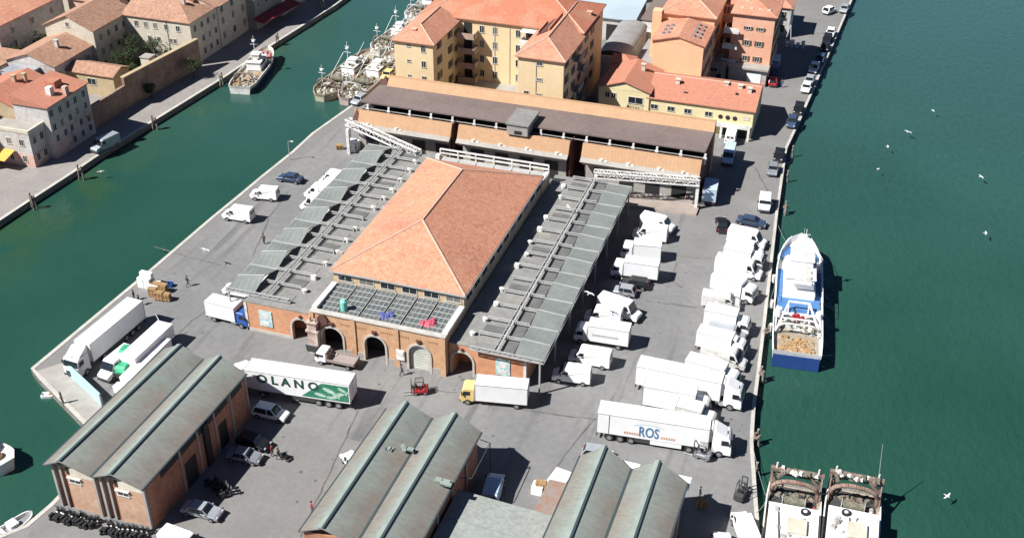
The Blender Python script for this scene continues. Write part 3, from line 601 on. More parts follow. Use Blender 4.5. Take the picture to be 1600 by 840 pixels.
for k in range(4):
    z = 12.9-k*2.95
    WN(-76.3, 182.0, z-.2, w=.75, h=1.15, style='plain', shut=SHUT); WN(-79.2, 182.0, z+.5, w=.6, h=.4)
    WN(-54.2, 182.0, z+.2, w=.9, h=.5); WN(-56.6, 182.0, z-.2, w=.8, h=1.1) if k in (2, 3) else None
    for j in range(5): WN(-49.8, 184+j*4.4, z-.3, 'E', w=1.0, h=1.4, style='shut', shut=SHUTB)
    for j in range(2): WN(-74.4, 185+j*5.5, z-.3, 'E', w=1.0, h=1.4, style='shut', shut=SHUTB)
    for x in (-69.6, -67.0, -62.4): WN(x, 195.0, z-.3, w=.8, h=1.3, shut=SHUT)
    # balconies
    bb = MB().box(-73.9, 192.6, z-1.1, -70.3, 194.99, z-.9).box(-73.9, 192.6, z-.9, -70.3, 192.7, z+.05).box(-73.9, 192.6, z-.9, -73.8, 194.99, z+.05).box(-70.4, 192.6, z-.9, -70.3, 194.99, z+.05)
    W(bb, 'balcony', mat('brownish_balcony', (.42, .30, .24), rough=.8))
    bb = MB().box(-61.4, 192.9, z-1.1, -58.3, 194.99, z-.9).box(-61.4, 192.9, z-.9, -58.3, 193.0, z+.05).box(-61.4, 193.0, z-.9, -61.3, 194.99, z+.05)
    W(bb, 'balcony', WHITE2); W(MB().box(-60.9, 194.93, z-.9, -58.9, 194.98, z+1.3), 'balcony_door', DARK)
    W(MB().box(-61.4, 192.9, z+1.5, -58.6, 194.9, z+1.58), 'balcony_awning', WHITE2) if k in (0, 1) else None
    W(MB().box(-73.2, 194.93, z-.9, -71.6, 194.98, z+1.3), 'balcony_door', DARK)
    bb = MB().box(-49.79, 188.5+3*(k % 2), z-1.1, -48.6, 192+3*(k % 2), z-.95).box(-48.7, 188.5+3*(k % 2), z-.95, -48.6, 192+3*(k % 2), z); W(bb, 'balcony', CONC)
W(MB().box(-73.9, 189.0, 2.6, -60.0, 194.9, 2.9).box(-73.9, 189.0, 0, -60, 194.9, 2.6), 'ground_floor_annex', CONC)
W(MB().box(-54.9, 181.9, 1, -54.8, 181.99, 14), 'downpipe', STEEL); W(MB().box(-67.1, 194.9, 1, -67.0, 194.99, 14.5).box(-64.1, 194.9, 1, -64.0, 194.99, 14.5), 'downpipe', STEEL)
for x, y, z in ((-78.9, 184.5, 14.8), (-62, 203, 17.6), (-71, 202.5, 17.8), (-50.9, 203.4, 14.9)): W(MB().box(x-.35, y-.35, z, x+.35, y+.35, z+1.1).box(x-.5, y-.5, z+1.1, x+.5, y+.5, z+1.25), 'chimney', PINKR)

# low cream-yellow houses
t, r, a, b_, E = house('gabled_house', 'small cream house with gabled red roof and plant-filled balcony', 'house', -4.6, 0, 4.9, 11, 6.3, YEL2, TILE_R, 1.7, 'y', (False, False), (-41.0, 191.6, 0))
for x in (-2.9, -1.7): window(t, (x, 0, 4.6), 0, .7, .9)
window(t, (2.4, 0, 4.0), 0, 2.6, 1.2)
bl = MB().box(1.0, -1.5, 2.7, 4.3, 0, 2.9).box(1.0, -1.5, 2.9, 1.06, 0, 3.7).box(1.0, -1.5, 2.9, 4.3, -1.42, 3.7); bo = bl.build('balcony', CONC, t)
pl = MB(); random.seed(3)
for _ in range(260):
    x, y, z = random.uniform(1.1, 4.2), random.uniform(-1.7, -.9), random.uniform(2.9, 4.1); s = .16
    v = [Vector((random.uniform(-s, s), random.uniform(-s, s), random.uniform(-s, s))) for _ in range(3)]; pl.poly([Vector((x, y, z))+q for q in v])
pl.build('balcony_plants', LEAF, t, recalc=False); chimney(r, 2.0, 7.5, 7.3)
MB().box(-4.9, 11.2, 0, -1, 15, 6.8).build('rear_wing_wall', CREAM, t); m, a, b_, E = roof_hip(-4.9, 11.2, -1, 15, 6.96, 1, .25, 'x', False, True); m.build('rear_wing_roof', TILE_R, t); gables(m, CREAM, t); window(t, (-3.3, 11.2, 5.2), 0, .7, 1.0)
t, r, a, b_, E = house('long_low_house', 'long low cream house with straight red tile roof and roundels beside its balcony', 'house', 0, 0, 19.2, 12.4, 5.35, YEL2, TILE_R, 2.2, 'x', (False, False), (-36.3, 191.9, 0))
caps(r, a, b_, E, False, False)
for x in (1.2, 4.3, 7.4, 11.2): window(t, (x, 0, 3.4), 0, 1.2, .8)
MB().box(9.9, -1.3, 2.2, 19.0, 0, 2.45).box(9.9, -1.3, 2.45, 19.0, -1.22, 3.1).build('balcony', WHITE2, t)
for x in (13.4, 14.7, 16.0): MB().cyl((x, -.06, 3.6), (x, -.01, 3.6), .42, .42, 14).build('roundel', DARK, t)
MB().box(17.4, -.05, 3.5, 18.6, -.01, 4.3).build('wall_plate', CREAM, t)
MB().box(14.0, -.06, 0, 18.4, -.01, 2.2).build('portico_opening', DARK, t)
for x in (13.9, 16.2, 18.8): MB().box(x-.2, -1.3, 0, x+.2, -.9, 2.2).build('post', WHITE2, t)
for x, y in ((4.5, 4.2), (15.8, 5.2), (13.2, 5.6), (17.6, 4.4)): chimney(r, x, y, 7.0, .9)
MB().box(6, 2.0, 6.2, 6.8, 2.8, 6.45).box(15.2, 3.2, 6.8, 15.7, 3.7, 7.0).build('skylight', GLASS, t)

# peach house and salmon blocks
t = thing('peach_house', 'blank-walled peach house with stepped gabled tile roofs and rows of skylights', 'house', (-33.7, 203.5, 0))
MB().box(-4.8, 0, 0, 4.9, 10.6, 11.9).build('wall', ORG, t)
m, a, b_, E = roof_hip(-4.8, 0, 4.9, 10.5, 12.0, 1.35, .35, 'y', False, False); r = m.build('roof', TILE_O, t); gables(m, ORG, t)
for s, xx in ((-1, -2.6), (1, 2.2)):
    for k in range(4 if s > 0 else 3): 
        for q in (0, 1.0): MB().hexa([(xx+q*s, 2.2+k*2, 12.5-q*.1), (xx+.5+q*s, 2.2+k*2, 12.5-q*.1), (xx+.5+q*s, 2.9+k*2, 12.6-q*.1), (xx+q*s, 2.9+k*2, 12.6-q*.1), (xx+q*s, 2.2+k*2, 13.02-abs(q)*.28), (xx+.5+q*s, 2.2+k*2, 13.02-abs(q)*.28), (xx+.5+q*s, 2.9+k*2, 13.02-abs(q)*.28), (xx+q*s, 2.9+k*2, 13.02-abs(q)*.28)]).build('skylight', GREYP, r)
MB().box(-5.2, 10.6, 0, 5.0, 24, 13.6).build('rear_wall', ORG, t); MB().box(-7.0, 9.5, 0, -5.2, 11.5, 14.2).build('chimney_stack', ORG, t)
m, a, b_, E = roof_hip(-5.2, 10.6, 5.0, 24, 13.76, 2.4, .5, 'y', True, True); r = m.build('rear_roof', TILE_O, t); caps(r, a, b_, E)
for k in range(3):
    for j in range(5): window(t, (4.9 if j < 3 else 5.0, 1.8+j*3.4+(1.5 if j > 2 else 0), 1.5+k*3.7), PI/2, 1.0, 1.4, style='shut', shut=SHUTB)
t = thing('salmon_house', 'salmon apartment house on the quay street with white balconies and a flat grey shop canopy', 'apartment building', (-25.8, 218.5, 0))
MB().box(0, 0, 0, 8.1, 14, 13.6).build('wall', PINKR, t); m, a, b_, E = roof_hip(0, 0, 8.1, 14, 13.76, 1.6, .5, 'y', True, False); r = m.build('roof', TILE_O, t); gables(m, PINKR, t)
MB().box(-7.5, 8, 0, 0, 22, 12.6).build('wing_wall', PINKR, t); m, a, b_, E = roof_hip(-7.5, 8, -.01, 22, 12.76, 1.4, .4, 'x', False, False); m.build('wing_roof', TILE_O, t); gables(m, PINKR, t)
for k in range(3):
    z = 10.6-k*3.2
    window(t, (3.2, 0, z), 0, .8, 1.0 if k else .6, style='shut', shut=SHUTB); window(t, (5.6, 0, z), 0, .8, 1.0 if k else .6, style='shut', shut=SHUTB)
    for j in range(4): window(t, (8.1, 1.8+j*3.3, z), PI/2, .9, 1.3, style='shut', shut=SHUTB)
    for x in (-6, -3.5, -1.2): window(t, (x, 8, z), 0, .9, 1.3, style='shut', shut=SHUTB)
    MB().box(-1.4, -.9, z-.9, 1.5, 2.0, z-.7).box(-1.4, -.9, z-.7, 1.5, -.8, z+.2).box(-1.4, -.8, z-.7, -1.3, 2, z+.2).build('balcony', WHITE2, t)
    MB().box(-4.5, 6.6, z-.9, -1.8, 7.99, z-.7).box(-4.5, 6.6, z-.7, -1.8, 6.7, z+.2).build('balcony', CONC, t)
MB().box(.3, -2.8, 3.4, 8.3, -.01, 3.75).build('shop_canopy', CONC, t); MB().box(.6, -2.2, 0, 8.0, -.02, 3.38).build('shop_front', OLDW, t); MB().box(4.2, -2.3, .1, 7.0, -2.21, 2.8).build('shop_window', WHITE, t)
MB().box(-7.6, -3.5, 0, 0, 7.9, 3.9).build('low_annex_wall', SHEDGREY, t); MB().box(-7.8, -3.7, 3.9, .1, 7.95, 4.15).build('low_annex_roof', ROOFGREY, t)
for x in (-6.4, -4.4, -2.2): window(t, (x, -3.5, 2.5), 0, 1.3, .8)
MB().box(-4.6, -3.57, 0, -3.6, -3.51, 2.1).build('door', DARK, t); MB().box(-1.6, -3.57, 0, -.7, -3.51, 2.1).build('door', DARK, t)
for x, y in ((2, 5), (5.5, 9), (1, 11)): chimney(r, x, y, 14.3, 1.2)
for k in range(4): MB().box(1.2+k*1.7, 1.2, 13.95, 1.8+k*1.7, 1.8, 14.5).build('roof_vent', CREAM, t)
t, r, a, b_, E = house('narrow_white_house', 'narrow white and pink house standing beyond the salmon block', 'house', 0, 0, 3.3, 7, 6.6, OLDW, TILE_O, .9, 'y', (True, True), (-19.9, 245, 0))
window(t, (1.8, 0, 4.5), 0, .8, 1.2); window(t, (3.3, 2, 4.5), PI/2, .8, 1.2); window(t, (1.8, 0, 1.2), 0, .8, 1.6)
house('long_salmon_block', 'long salmon block with orange roof at the top edge beyond the quay street', 'apartment building', -7, 0, 6, 12, 9.2, PINKR, TILE_O, 1.8, 'x', (True, True), (-27.5, 242, 0), chim=3)
# sheds behind the yellow block
t = thing('warehouse_shed', 'long white shed with pale blue sheet roof behind the yellow block', 'warehouse', (-69, 231, 0))
MB().box(-21, 0, 0, 21, 12, 4.9).build('wall', OLDW, t)
MB().hexa([(-21.4, -.5, 4.95), (21.4, -.5, 4.95), (21.4, 12.4, 6.3), (-21.4, 12.4, 6.3), (-21.4, -.5, 5.15), (21.4, -.5, 5.15), (21.4, 12.4, 6.5), (-21.4, 12.4, 6.5)]).build('roof', BLUEROOF, t)
for x in (-16, -10, -4, 4, 10, 16.5): MB().box(x-1.5, -.06, 0, x+1.5, -.01, 3.6).build('gate', DARK if x > 12 else SHEDGREY, t)
t = thing('arched_shed', 'grey vaulted shed with blue-grey gate between the yellow block and the peach house', 'shed', (-47.9, 212, 0))
MB().box(-2.9, 0, 0, 2.9, 18, 4.3).build('wall', OLDW, t)
v = MB(); ring = lambda y, r_: [(2.9*math.cos(PI*i/10)*r_, y, 4.3+1.1*math.sin(PI*i/10)*r_) for i in range(11)]
v.loft([ring(-.2, 1.05), ring(18.2, 1.05)], closed=False).build('vault_roof', SHEDGREY, t, recalc=False); v = MB(); v.poly(ring(-.01, 1)).build('vault_end', DARK, t, recalc=False)
MB().box(-2.4, -.1, 0, 2.4, -.02, 4.1).build('gate', mat('blue_grey_gate', (.28, .29, .36), rough=.7), t)
t = thing('lean_to_shed', 'low grey sheet-roofed lean-to squeezed against the peach house wall', 'shed', (-41.4, 207.5, 0))
MB().hexa([(-1.6, 0, 0), (1.6, 0, 0), (1.6, 16, 0), (-1.6, 16, 0), (-1.6, 0, 4.0), (1.6, 0, 4.6), (1.6, 16, 4.6), (-1.6, 16, 4.0)]).build('wall', CREAM, t); MB().hexa([(-1.8, -.3, 4.05), (1.75, -.3, 4.7), (1.75, 16.2, 4.7), (-1.8, 16.2, 4.05), (-1.8, -.3, 4.2), (1.75, -.3, 4.85), (1.75, 16.2, 4.85), (-1.8, 16.2, 4.2)]).build('roof', SHEDGREY, t)
t = thing('flat_brown_hall', 'low flat brown-roofed hall with white wall behind the peach house', 'warehouse', (-42, 232, 0))
MB().box(-4.5, 0, 0, 4.5, 22, 5).build('wall', WHITE2, t); MB().box(-4.8, -.2, 5.0, 4.8, 22.2, 5.3).build('roof', BROWNROOF, t); MB().box(-3, -.06, 0, 0, -.01, 3).build('gate', WHITE, t)
for k, (x, y, h_) in enumerate(((-84, 250, 6), (-62, 254, 6.5), (-41, 259, 8))):
    house('terraced_house', ['pink-roofed town house behind the left end of the blue-roofed shed', 'brick town house behind the middle of the blue-roofed shed', 'orange-roofed town house behind the brown flat hall'][k], 'house', -8, 0, 8, 12, h_, [OLDW, PINK, YEL][k], TILE_O, 1.7, 'x', (True, True), (x, y, 0), chim=2)

# ================================================================== FRONT WAREHOUSES
def twin(name, label, pts, zE, rise, ov, walls, wm, back_gable=True, front=True):
    """pts: front (eaveL, ridge1, valley, ridge2, eaveR) and back x,y at eave height; copper twin-gable roof"""
    A, B = pts; t = thing(name, label, 'warehouse', (A[2][0], A[2][1], 0))
    zz = [zE, zE+rise, zE, zE+rise, zE]; F = [Vector((*A[i], zz[i])) for i in range(5)]; K = [Vector((*B[i], zz[i])) for i in range(5)]
    for i in range(4):
        p, q, r_, s = F[i], F[i+1], K[i+1], K[i]; dn = Vector((0, 0, -.14))
        MB().hexa([p+dn, q+dn, r_+dn, s+dn, p, q, r_, s]).build('roof_slope', COPPER, t, world=True)
    for i in (1, 3):
        d = Vector((.55, 0, .0)); MB().hexa([F[i]-d-Vector((0, 0, .12)), F[i]-Vector((.05, 0, -.02)), K[i]-Vector((.05, 0, -.02)), K[i]-d-Vector((0, 0, .12)), F[i]-d-Vector((0, 0, .04)), F[i]-Vector((.05, 0, -.12)), K[i]-Vector((.05, 0, -.12)), K[i]-d-Vector((0, 0, .04))]).build('ridge_flashing', COPCAP, t, world=True)
        MB().bar(F[i]+Vector((.08, 0, .06)), K[i]+Vector((.08, 0, .06)), .22, .1).build('ridge_seam', DKLINE, t, world=True)
    MB().bar(F[2]+Vector((0, 0, .05)), K[2]+Vector((0, 0, .05)), .28, .1).build('valley_gutter', DKLINE, t, world=True)
    MB().bar(F[4]+Vector((.06, 0, -.08)), K[4]+Vector((.06, 0, -.08)), .2, .18).build('eaves_gutter', DKLINE, t, world=True); MB().bar(F[0]-Vector((.06, 0, .08)), K[0]-Vector((.06, 0, .08)), .2, .18).build('eaves_gutter', DKLINE, t, world=True)
    return t, F, K
A = [(-76.9, 73.0), (-74.6, 73.0), (-70.8, 73.0), (-68.2, 73.0), (-64.6, 73.0)]
B = [(-76.2, 95.6), (-73.7, 95.6), (-70.4, 95.1), (-67.9, 95.1), (-64.1, 94.3)]
t, F, K = twin('twin_gabled_warehouse', 'brick warehouse with two green-grey copper gables beside the canal at lower left', (A, B), 6.45, 1.15, .5, None, BRICKR)
ins_ = MB()
for i in (0, 2):
    fx0, fx1 = F[i].x+.3, F[i+2].x-.1
    bx0, bx1 = K[i].x+.3, K[i+2].x-.1; yb = min(K[i].y, K[i+2].y)-.5; yf = 73.9
    MB().hexa([(fx0, yf, 0), (fx1, yf, 0), (bx1, yb, 0), (bx0, yb, 0), (fx0, yf, 6.28), (fx1, yf, 6.28), (bx1, yb, 6.28), (bx0, yb, 6.28)]).poly([(fx0, yf, 6.28), (fx1, yf, 6.28), (F[i+1].x, yf, 7.35)]).build('brick_wall', BRICKR, t, world=True)
    MB().box(fx0+.1, yf-.35, 0, fx0+.4, yf-.01, 6.2).box(fx1-.4, yf-.35, 0, fx1-.1, yf-.01, 6.2).box(fx0+1.0, yf-.25, 0, fx0+1.25, yf-.01, 6.2).build('concrete_pillar', CONC, t, world=True)
    MB().box(fx0+1.8, yf-.12, 0, fx1-.5, yf-.005, 5.0).build('front_panel', BRICKP, t, world=True)
    MB().box(fx0+2.3, yf-.14, 5.0, fx1-.5, yf-.005, 6.1).build('upper_panel', CREAM, t, world=True)
    MB().box(fx0+1.8, yf-.1, 5.0, fx0+2.3, yf-.004, 6.1).build('upper_window', DARK, t, world=True)
    wv = window(t, (fx0+2.75+70.8, yf-.12-73, 4.0), 0, 1.3, .55); MB().box(fx0+1.9, yf-.4, 4.7, fx0+3.6, yf-.13, 4.85).build('window_hood', WHITE2, t, world=True)
    MB().box(fx0, yf-.14, 6.12, fx1, yf-.02, 6.27).build('tie_beam', CONC, t, world=True)
for k in range(5):
    y = 77+k*3.5; x = -64.75+(y-73)*.023
    MB().box(x-.05, y-.6, 5.2, x+.12, y+2.8, 6.25).build('clerestory_band', DARK, t, world=True)
    if k in (1, 3): MB().box(x+.0, y, 0, x+.10, y+2.2, 3.6).build('side_door', DARK, t, world=True)
    MB().box(x, y+2.8, 0, x+.22, y+3.1, 6.1).build('concrete_pillar', CONC, t, world=True)
MB().box(-64.6, 84.4, 0, -64.1, 85.4, 6.1).build('recess_panel', DARK, t, world=True)
A = [(-46.1, 73.0), (-43.5, 73.0), (-39.9, 73.0), (-37.4, 73.0), (-33.9, 73.0)]
B = [(-45.5, 93.7), (-43.1, 94.2), (-39.85, 93.7), (-37.1, 94.1), (-33.8, 93.3)]
t, F, K = twin('twin_gabled_warehouse', 'central warehouse with two long copper gables holding three sitting gull-stained dents on its roof', (A, B), 6.4, 1.2, .5, None, BRICKR)
t['label'] = 'central warehouse whose two long copper gables point at the red forklift in the yard'
MB().box(-45.9, 73.4, 0, -34.2, 93.0, 6.2).build('brick_wall', BRICKR, t, world=True)
for y in (76, 80.3, 84.6, 88.9): MB().box(-34.19, y, 0, -34.0, y+.3, 6.1).build('concrete_pillar', CONC, t, world=True)
MB().bar((-33.9, 93.1, 5.4), (-32.6, 92.9, 5.4), .07).bar((-33.9, 86.5, 5.4), (-32.6, 86.8, 5.4), .07).bar((-32.6, 92.9, 5.4), (-32.6, 86.8, 5.4), .07).box(-32.65, 92.85, 0, -32.55, 92.95, 5.4).build('side_frame', DKLINE, t, world=True)
# roof debris (torn metal caps where slopes meet)
for px, py_, s in ((637, 703, .7), (608, 702, .45), (690, 752, 1.0)):
    p = G(px, py_, 7.0); m_ = MB()
    for _ in range(7):
        q = p+Vector((random.uniform(-s, s), random.uniform(-s*.5, s*.5), random.uniform(0, .25))); m_.box(q.x-.35*s, q.y-.22, q.z-.1, q.x+.35*s, q.y+.22, q.z+.1, random.choice((0, 0, 1)))
    m_.build('torn_flashing', [COPCAP, DKLINE], t, world=True)
A = [(-22.5, 73.0), (-19.6, 73.0), (-16.6, 73.0), (-13.6, 73.0), (-10.6, 73.0)]
B = [(-22.1, 92.9), (-19.6, 94.1), (-16.3, 92.6), (-13.5, 93.6), (-10.15, 92.4)]
t, F, K = twin('twin_gabled_warehouse', 'right-hand warehouse with two copper gables nearest the moored trawlers', (A, B), 6.5, 1.1, .5, None, BRICKR)
MB().box(-22.2, 73.4, 0, -10.5, 91.9, 6.3).build('brick_wall', BRICKR, t, world=True)
MB().box(-18.9, 91.9, 5.9, -15.6, 93.9, 6.25).build('rear_white_canopy', WHITE, t, world=True); MB().box(-12.9, 91.9, 5.9, -9.9, 93.6, 6.25).build('rear_white_canopy', WHITE, t, world=True)
for y in (76, 80.3, 84.6, 88.9): MB().box(-10.49, y, 0, -10.25, y+.3, 6.1).build('concrete_pillar', CONC, t, world=True)
t = thing('flat_roofed_shed', 'low shed with pale grey felt roof bridging the two copper-roofed warehouses', 'shed', (-28.5, 80, 0))
MB().box(-5.4, -9, 0, 5.9, 5.2, 4.0).build('wall', BRICKR, t)
MB().hexa([(-5.35, -9, 4.0), (5.8, -9, 4.0), (5.8, 5.3, 4.0), (-5.35, 5.9, 4.0), (-5.35, -9, 4.25), (5.8, -9, 4.25), (5.8, 5.3, 4.25), (-5.35, 5.9, 4.25)]).build('roof', mat('pale_grey_felt', (.275, .295, .27), (.24, .255, .235), rough=.9, scale=.6, fine=(2.5, .16)), t)
MB().bar((-5.3, 1.6, 4.29), (5.7, 1.0, 4.29), .12, .08).build('roof_seam', COPCAP, t)
t = thing('rusty_roof_shed', 'narrow shed with rust-streaked sheet roof against the right warehouse', 'shed', (-23.9, 86.9, 0))
MB().box(-1.3, -1.5, 0, 1.2, 4.2, 3.4).build('wall', CONC, t); MB().hexa([(-1.5, -1.6, 3.4), (1.3, -1.6, 3.4), (1.3, 4.4, 3.4), (-1.2, 4.4, 3.4), (-1.5, -1.6, 3.55), (1.3, -1.6, 3.55), (1.3, 4.4, 3.55), (-1.2, 4.4, 3.55)]).build('roof', mat('rust_sheet', (.26, .23, .20), (.28, .17, .13), rough=.85, scale=1.2, wave=(1.5, .12, 'X')), t)

# ================================================================== LEFT BANK TOWN
random.seed(21)
def fwin(t, xs, zs, y=0, rz=0, **k):
    for z in zs:
        for x in xs: window(t, (x, y, z) if rz == 0 else (y, x, z), rz, **k)
t = thing('white_canal_house', 'tall pale canal-front house with red roof and rows of dark windows', 'house', (-130.2, 145.1, 0))
MB().box(-7, 0, 0, 0, 11.0, 9.5).build('wall', OLDW, t)
MB().hexa([(-7.2, -.3, 9.5), (.35, -.3, 9.5), (.35, 11.3, 9.5), (-7.2, 11.3, 9.5), (-7.2, -.3, 11.0), (.35, -.3, 9.7), (.35, 11.3, 9.7), (-7.2, 11.3, 11.0)]).build('roof', TILE_R, t)
for y_ in (.9, 3.0, 5.2, 7.4, 9.8):
    for z in (7.6, 5.2, 2.9, .9): window(t, (0, y_+random.uniform(-.25, .25), z+random.uniform(-.2, .2)), PI/2, .75, 1.15)
MB().box(-.02, .0, 0, .05, 4.4, 2.6).build('pink_base', PINK, t)
MB().box(-2.6, 3.5, 9.8, -1.6, 4.5, 11.5).build('chimney', WHITE2, t); MB().box(-.6, 5.2, 9.6, .2, 6.1, 11.2).build('chimney', PINK, t)
MB().box(-4.6, 6, 10.2, -2.6, 8, 11.4).build('dormer', TILE_R, t)
t = thing('parapet_house', 'square white plaster house with pink ground floor at the canal corner', 'house', (-131.6, 141.0, 0))
MB().box(-8.5, 0, 0, 0, 4.05, 6.3).build('wall', OLDW, t); MB().box(-8.56, -.06, 0, .06, 4.05, 2.4).build('pink_base', PINK, t)
MB().box(-8.6, -.1, 6.3, .1, .35, 6.85).box(-.35, .35, 6.3, .1, 4.05, 6.85).build('parapet', CREAM, t); MB().box(-8.5, .35, 6.3, -.35, 4.05, 6.4).build('terrace', CONC, t)
fwin(t, (-6.8, -4.4, -1.8), (3.9,), w=.8, h=1.1); fwin(t, (-6.8, -4.4, -1.8), (.9,), y=-.06, w=.7, h=1.1)
for y_ in (1.1, 3.0): window(t, (0, y_, 4.2), PI/2, .8, 1.2); window(t, (.06, y_, 1.1), PI/2, .8, 1.1)
t, r, a, b_, E = house('pink_canal_house', 'pink plaster house under a red roof with a yellow awning at its foot', 'house', -8, 0, 0, 9, 8.4, PINK, TILE_R, 1.7, 'y', (False, False), (-141.6, 134.5, 0), chim=1)
fwin(t, (-6.3, -3.6, -1.3), (5.6, 2.7), w=.8, h=1.2); fwin(t, (1.5, 4.5, 7.2), (5.6, 2.7), 0, PI/2, w=.8, h=1.2)
MB().box(0, 3.2, 0, 1.5, 9, 7.0).build('side_wing', PINK, t)
MB().hexa([(1.6, 3.4, 2.1), (6.6, 3.4, 2.1), (6.6, 6.3, 2.8), (1.6, 6.3, 2.8), (1.6, 3.4, 2.2), (6.6, 3.4, 2.2), (6.6, 6.3, 2.9), (1.6, 6.3, 2.9)]).build('yellow_awning', YAWN, t)
t, r, a, b_, E = house('red_roof_house', 'brown-walled house with bright red roof behind the white canal houses', 'house', -11, 0, 0, 11, 8.4, TANP, TILE_R, 2.0, 'y', (False, False), (-137.3, 145.5, 0), chim=2)
fwin(t, (2, 6), (5.4,), 0, PI/2, w=.8, h=1.1)
t, r, a, b_, E = house('low_tan_building', 'long low tan building with brown tile roof at right angles to the canal', 'house', -15, 0, 0, 5.2, 4.2, TANP, TILE_B, 1.1, 'x', (False, False), (-135.7, 170.4, 0))
window(t, (-5.0, 0, 2.1), 0, 1.8, 1.2); window(t, (-12, 0, 2.4), 0, 1.6, .9)
t, r, a, b_, E = house('convent_annex', 'broad brown-tiled house between the low tan building and the white gable', 'house', -11, 0, 0, 12, 6.0, OLDW, TILE_B, 2.0, 'y', (False, False), (-146.3, 167.5, 0), chim=1)
fwin(t, (1, 4, 7, 10), (3.6, 1.0), 0, PI/2, w=.8, h=1.1)
MB().box(-17, -2, 0, -11.1, 6, 5.2).build('side_wall', CREAM, t); MB().box(-17.3, -2.3, 5.2, -11, 6.3, 5.5).build('side_roof', TILE_B, t)
MB().box(-9, -6.5, 0, -3.5, -.1, 5.4).build('grey_extension', GREYP, t); MB().box(-9.2, -6.6, 5.4, -3.3, -.1, 5.65).build('extension_roof', SILVER, t)
t, r, a, b_, E = house('convent_wing', 'large brown-tiled building with white gable and shaded courtyard side', 'convent', -11.3, 0, 0, 13, 9.0, CREAM, TILE_B, 2.6, 'y', (False, False), (-145.4, 179.3, 0))
window(t, (-5.8, -.03, 9.4), 0, .6, .8)
fwin(t, (2, 4.6, 7.2, 9.8), (6.6, 3.6, 1.0), 0, PI/2, w=.8, h=1.2)
t, r, a, b_, E = house('convent_wing', 'sunlit cream building with two rows of small windows above the garden wall', 'convent', -15.5, 0, 0, 10.2, 9.0, CREAM, TILE_B, 2.1, 'x', (False, True), (-129.9, 189.4, 0), chim=1)
fwin(t, (-12.6, -10.4, -8.2, -5.6, -2.9), (7.0,), w=.75, h=1.1); fwin(t, (-10, -7.8, -5.0, -4.0), (4.3,), w=.6, h=.9); fwin(t, (-9, -6.6), (1.4,), w=.8, h=1.1); fwin(t, (1.6, 4.2, 6.6, 9), (6.8, 3.9, 1.2), 0, PI/2, w=.8, h=1.2)
MB().box(-5.5, -.08, .5, -5.4, -.01, 8.8).build('downpipe', DARK, t)
t = thing('garden_wall', 'long brown brick garden wall along the canal path', 'wall', (-132.5, 178, 0))
MB().hexa([(.9, -10.5, 0), (1.5, -10.5, 0), (4.1, 11.3, 0), (3.5, 11.3, 0), (.9, -10.5, 5.9), (1.5, -10.5, 5.9), (4.1, 11.3, 5.9), (3.5, 11.3, 5.9)]).hexa([(.6, -21, 0), (1.2, -21, 0), (1.5, -10.5, 0), (.9, -10.5, 0), (.6, -21, 4.4), (1.2, -21, 4.4), (1.5, -10.5, 4.4), (.9, -10.5, 4.4)]).build('brick_face', OLDBRICK, t)
MB().hexa([(.75, -10.5, 5.9), (1.65, -10.5, 5.9), (4.25, 11.3, 5.9), (3.35, 11.3, 5.9), (.75, -10.5, 6.1), (1.65, -10.5, 6.1), (4.25, 11.3, 6.1), (3.35, 11.3, 6.1)]).build('coping', TANP, t)
t = thing('garden_hut', 'small square cream hut inside the dark convent garden', 'hut', (-134.6, 180.5, 0)); MB().box(-1, -1, 0, 1, 1, 4.8).build('wall', CREAM, t); MB().box(-1.15, -1.15, 4.8, 1.15, 1.15, 4.95).build('roof', CONC, t)
struct('garden_soil', MB().prism([(-145.3, 176.2), (-134.3, 176.2), (-131.2, 189.2), (-145.3, 189.2)], .001, .03), mat('garden_grass', (.06, .08, .025), (.035, .045, .015), rough=.95, scale=.8, fine=(3, .3)))
t = thing('canal_palace', 'tall grey four-storey building with dark red ground-floor awnings facing the canal at top left', 'palace', (-128.6, 202.3, 0))
for k, (y0, y1, h_, dx) in enumerate(((-2.5, 9, 8.8, -1.2), (9.02, 19, 11.4, .8), (19.02, 31, 10.4, 1.8), (31.02, 44, 11, 3.0))):
    MB().box(-12, y0, 0, dx, y1, h_).build('wall', [CREAM, SHEDGREY, OLDW, SHEDGREY][k], t)
    m, a, b_, E = roof_hip(-12, y0+.3, dx, y1-.3, h_+.16, 1.6, .3, 'y', False, False); m.build('roof', TILE_B, t); gables(m, [CREAM, SHEDGREY, OLDW, SHEDGREY][k], t)
    for z in (7.4, 4.8, 1.6):
        for j in range(3): window(t, (dx, y0+1.6+j*(y1-y0-2.4)/2.2, z), PI/2, .9, 1.4)
MB().hexa([(.85, 7.5, 2.9), (3.4, 7.5, 2.3), (5.2, 22, 2.3), (1.85, 22, 2.9), (.85, 7.5, 3.1), (3.4, 7.5, 2.5), (5.2, 22, 2.5), (1.85, 22, 3.1)]).build('red_awning', RAWN, t)
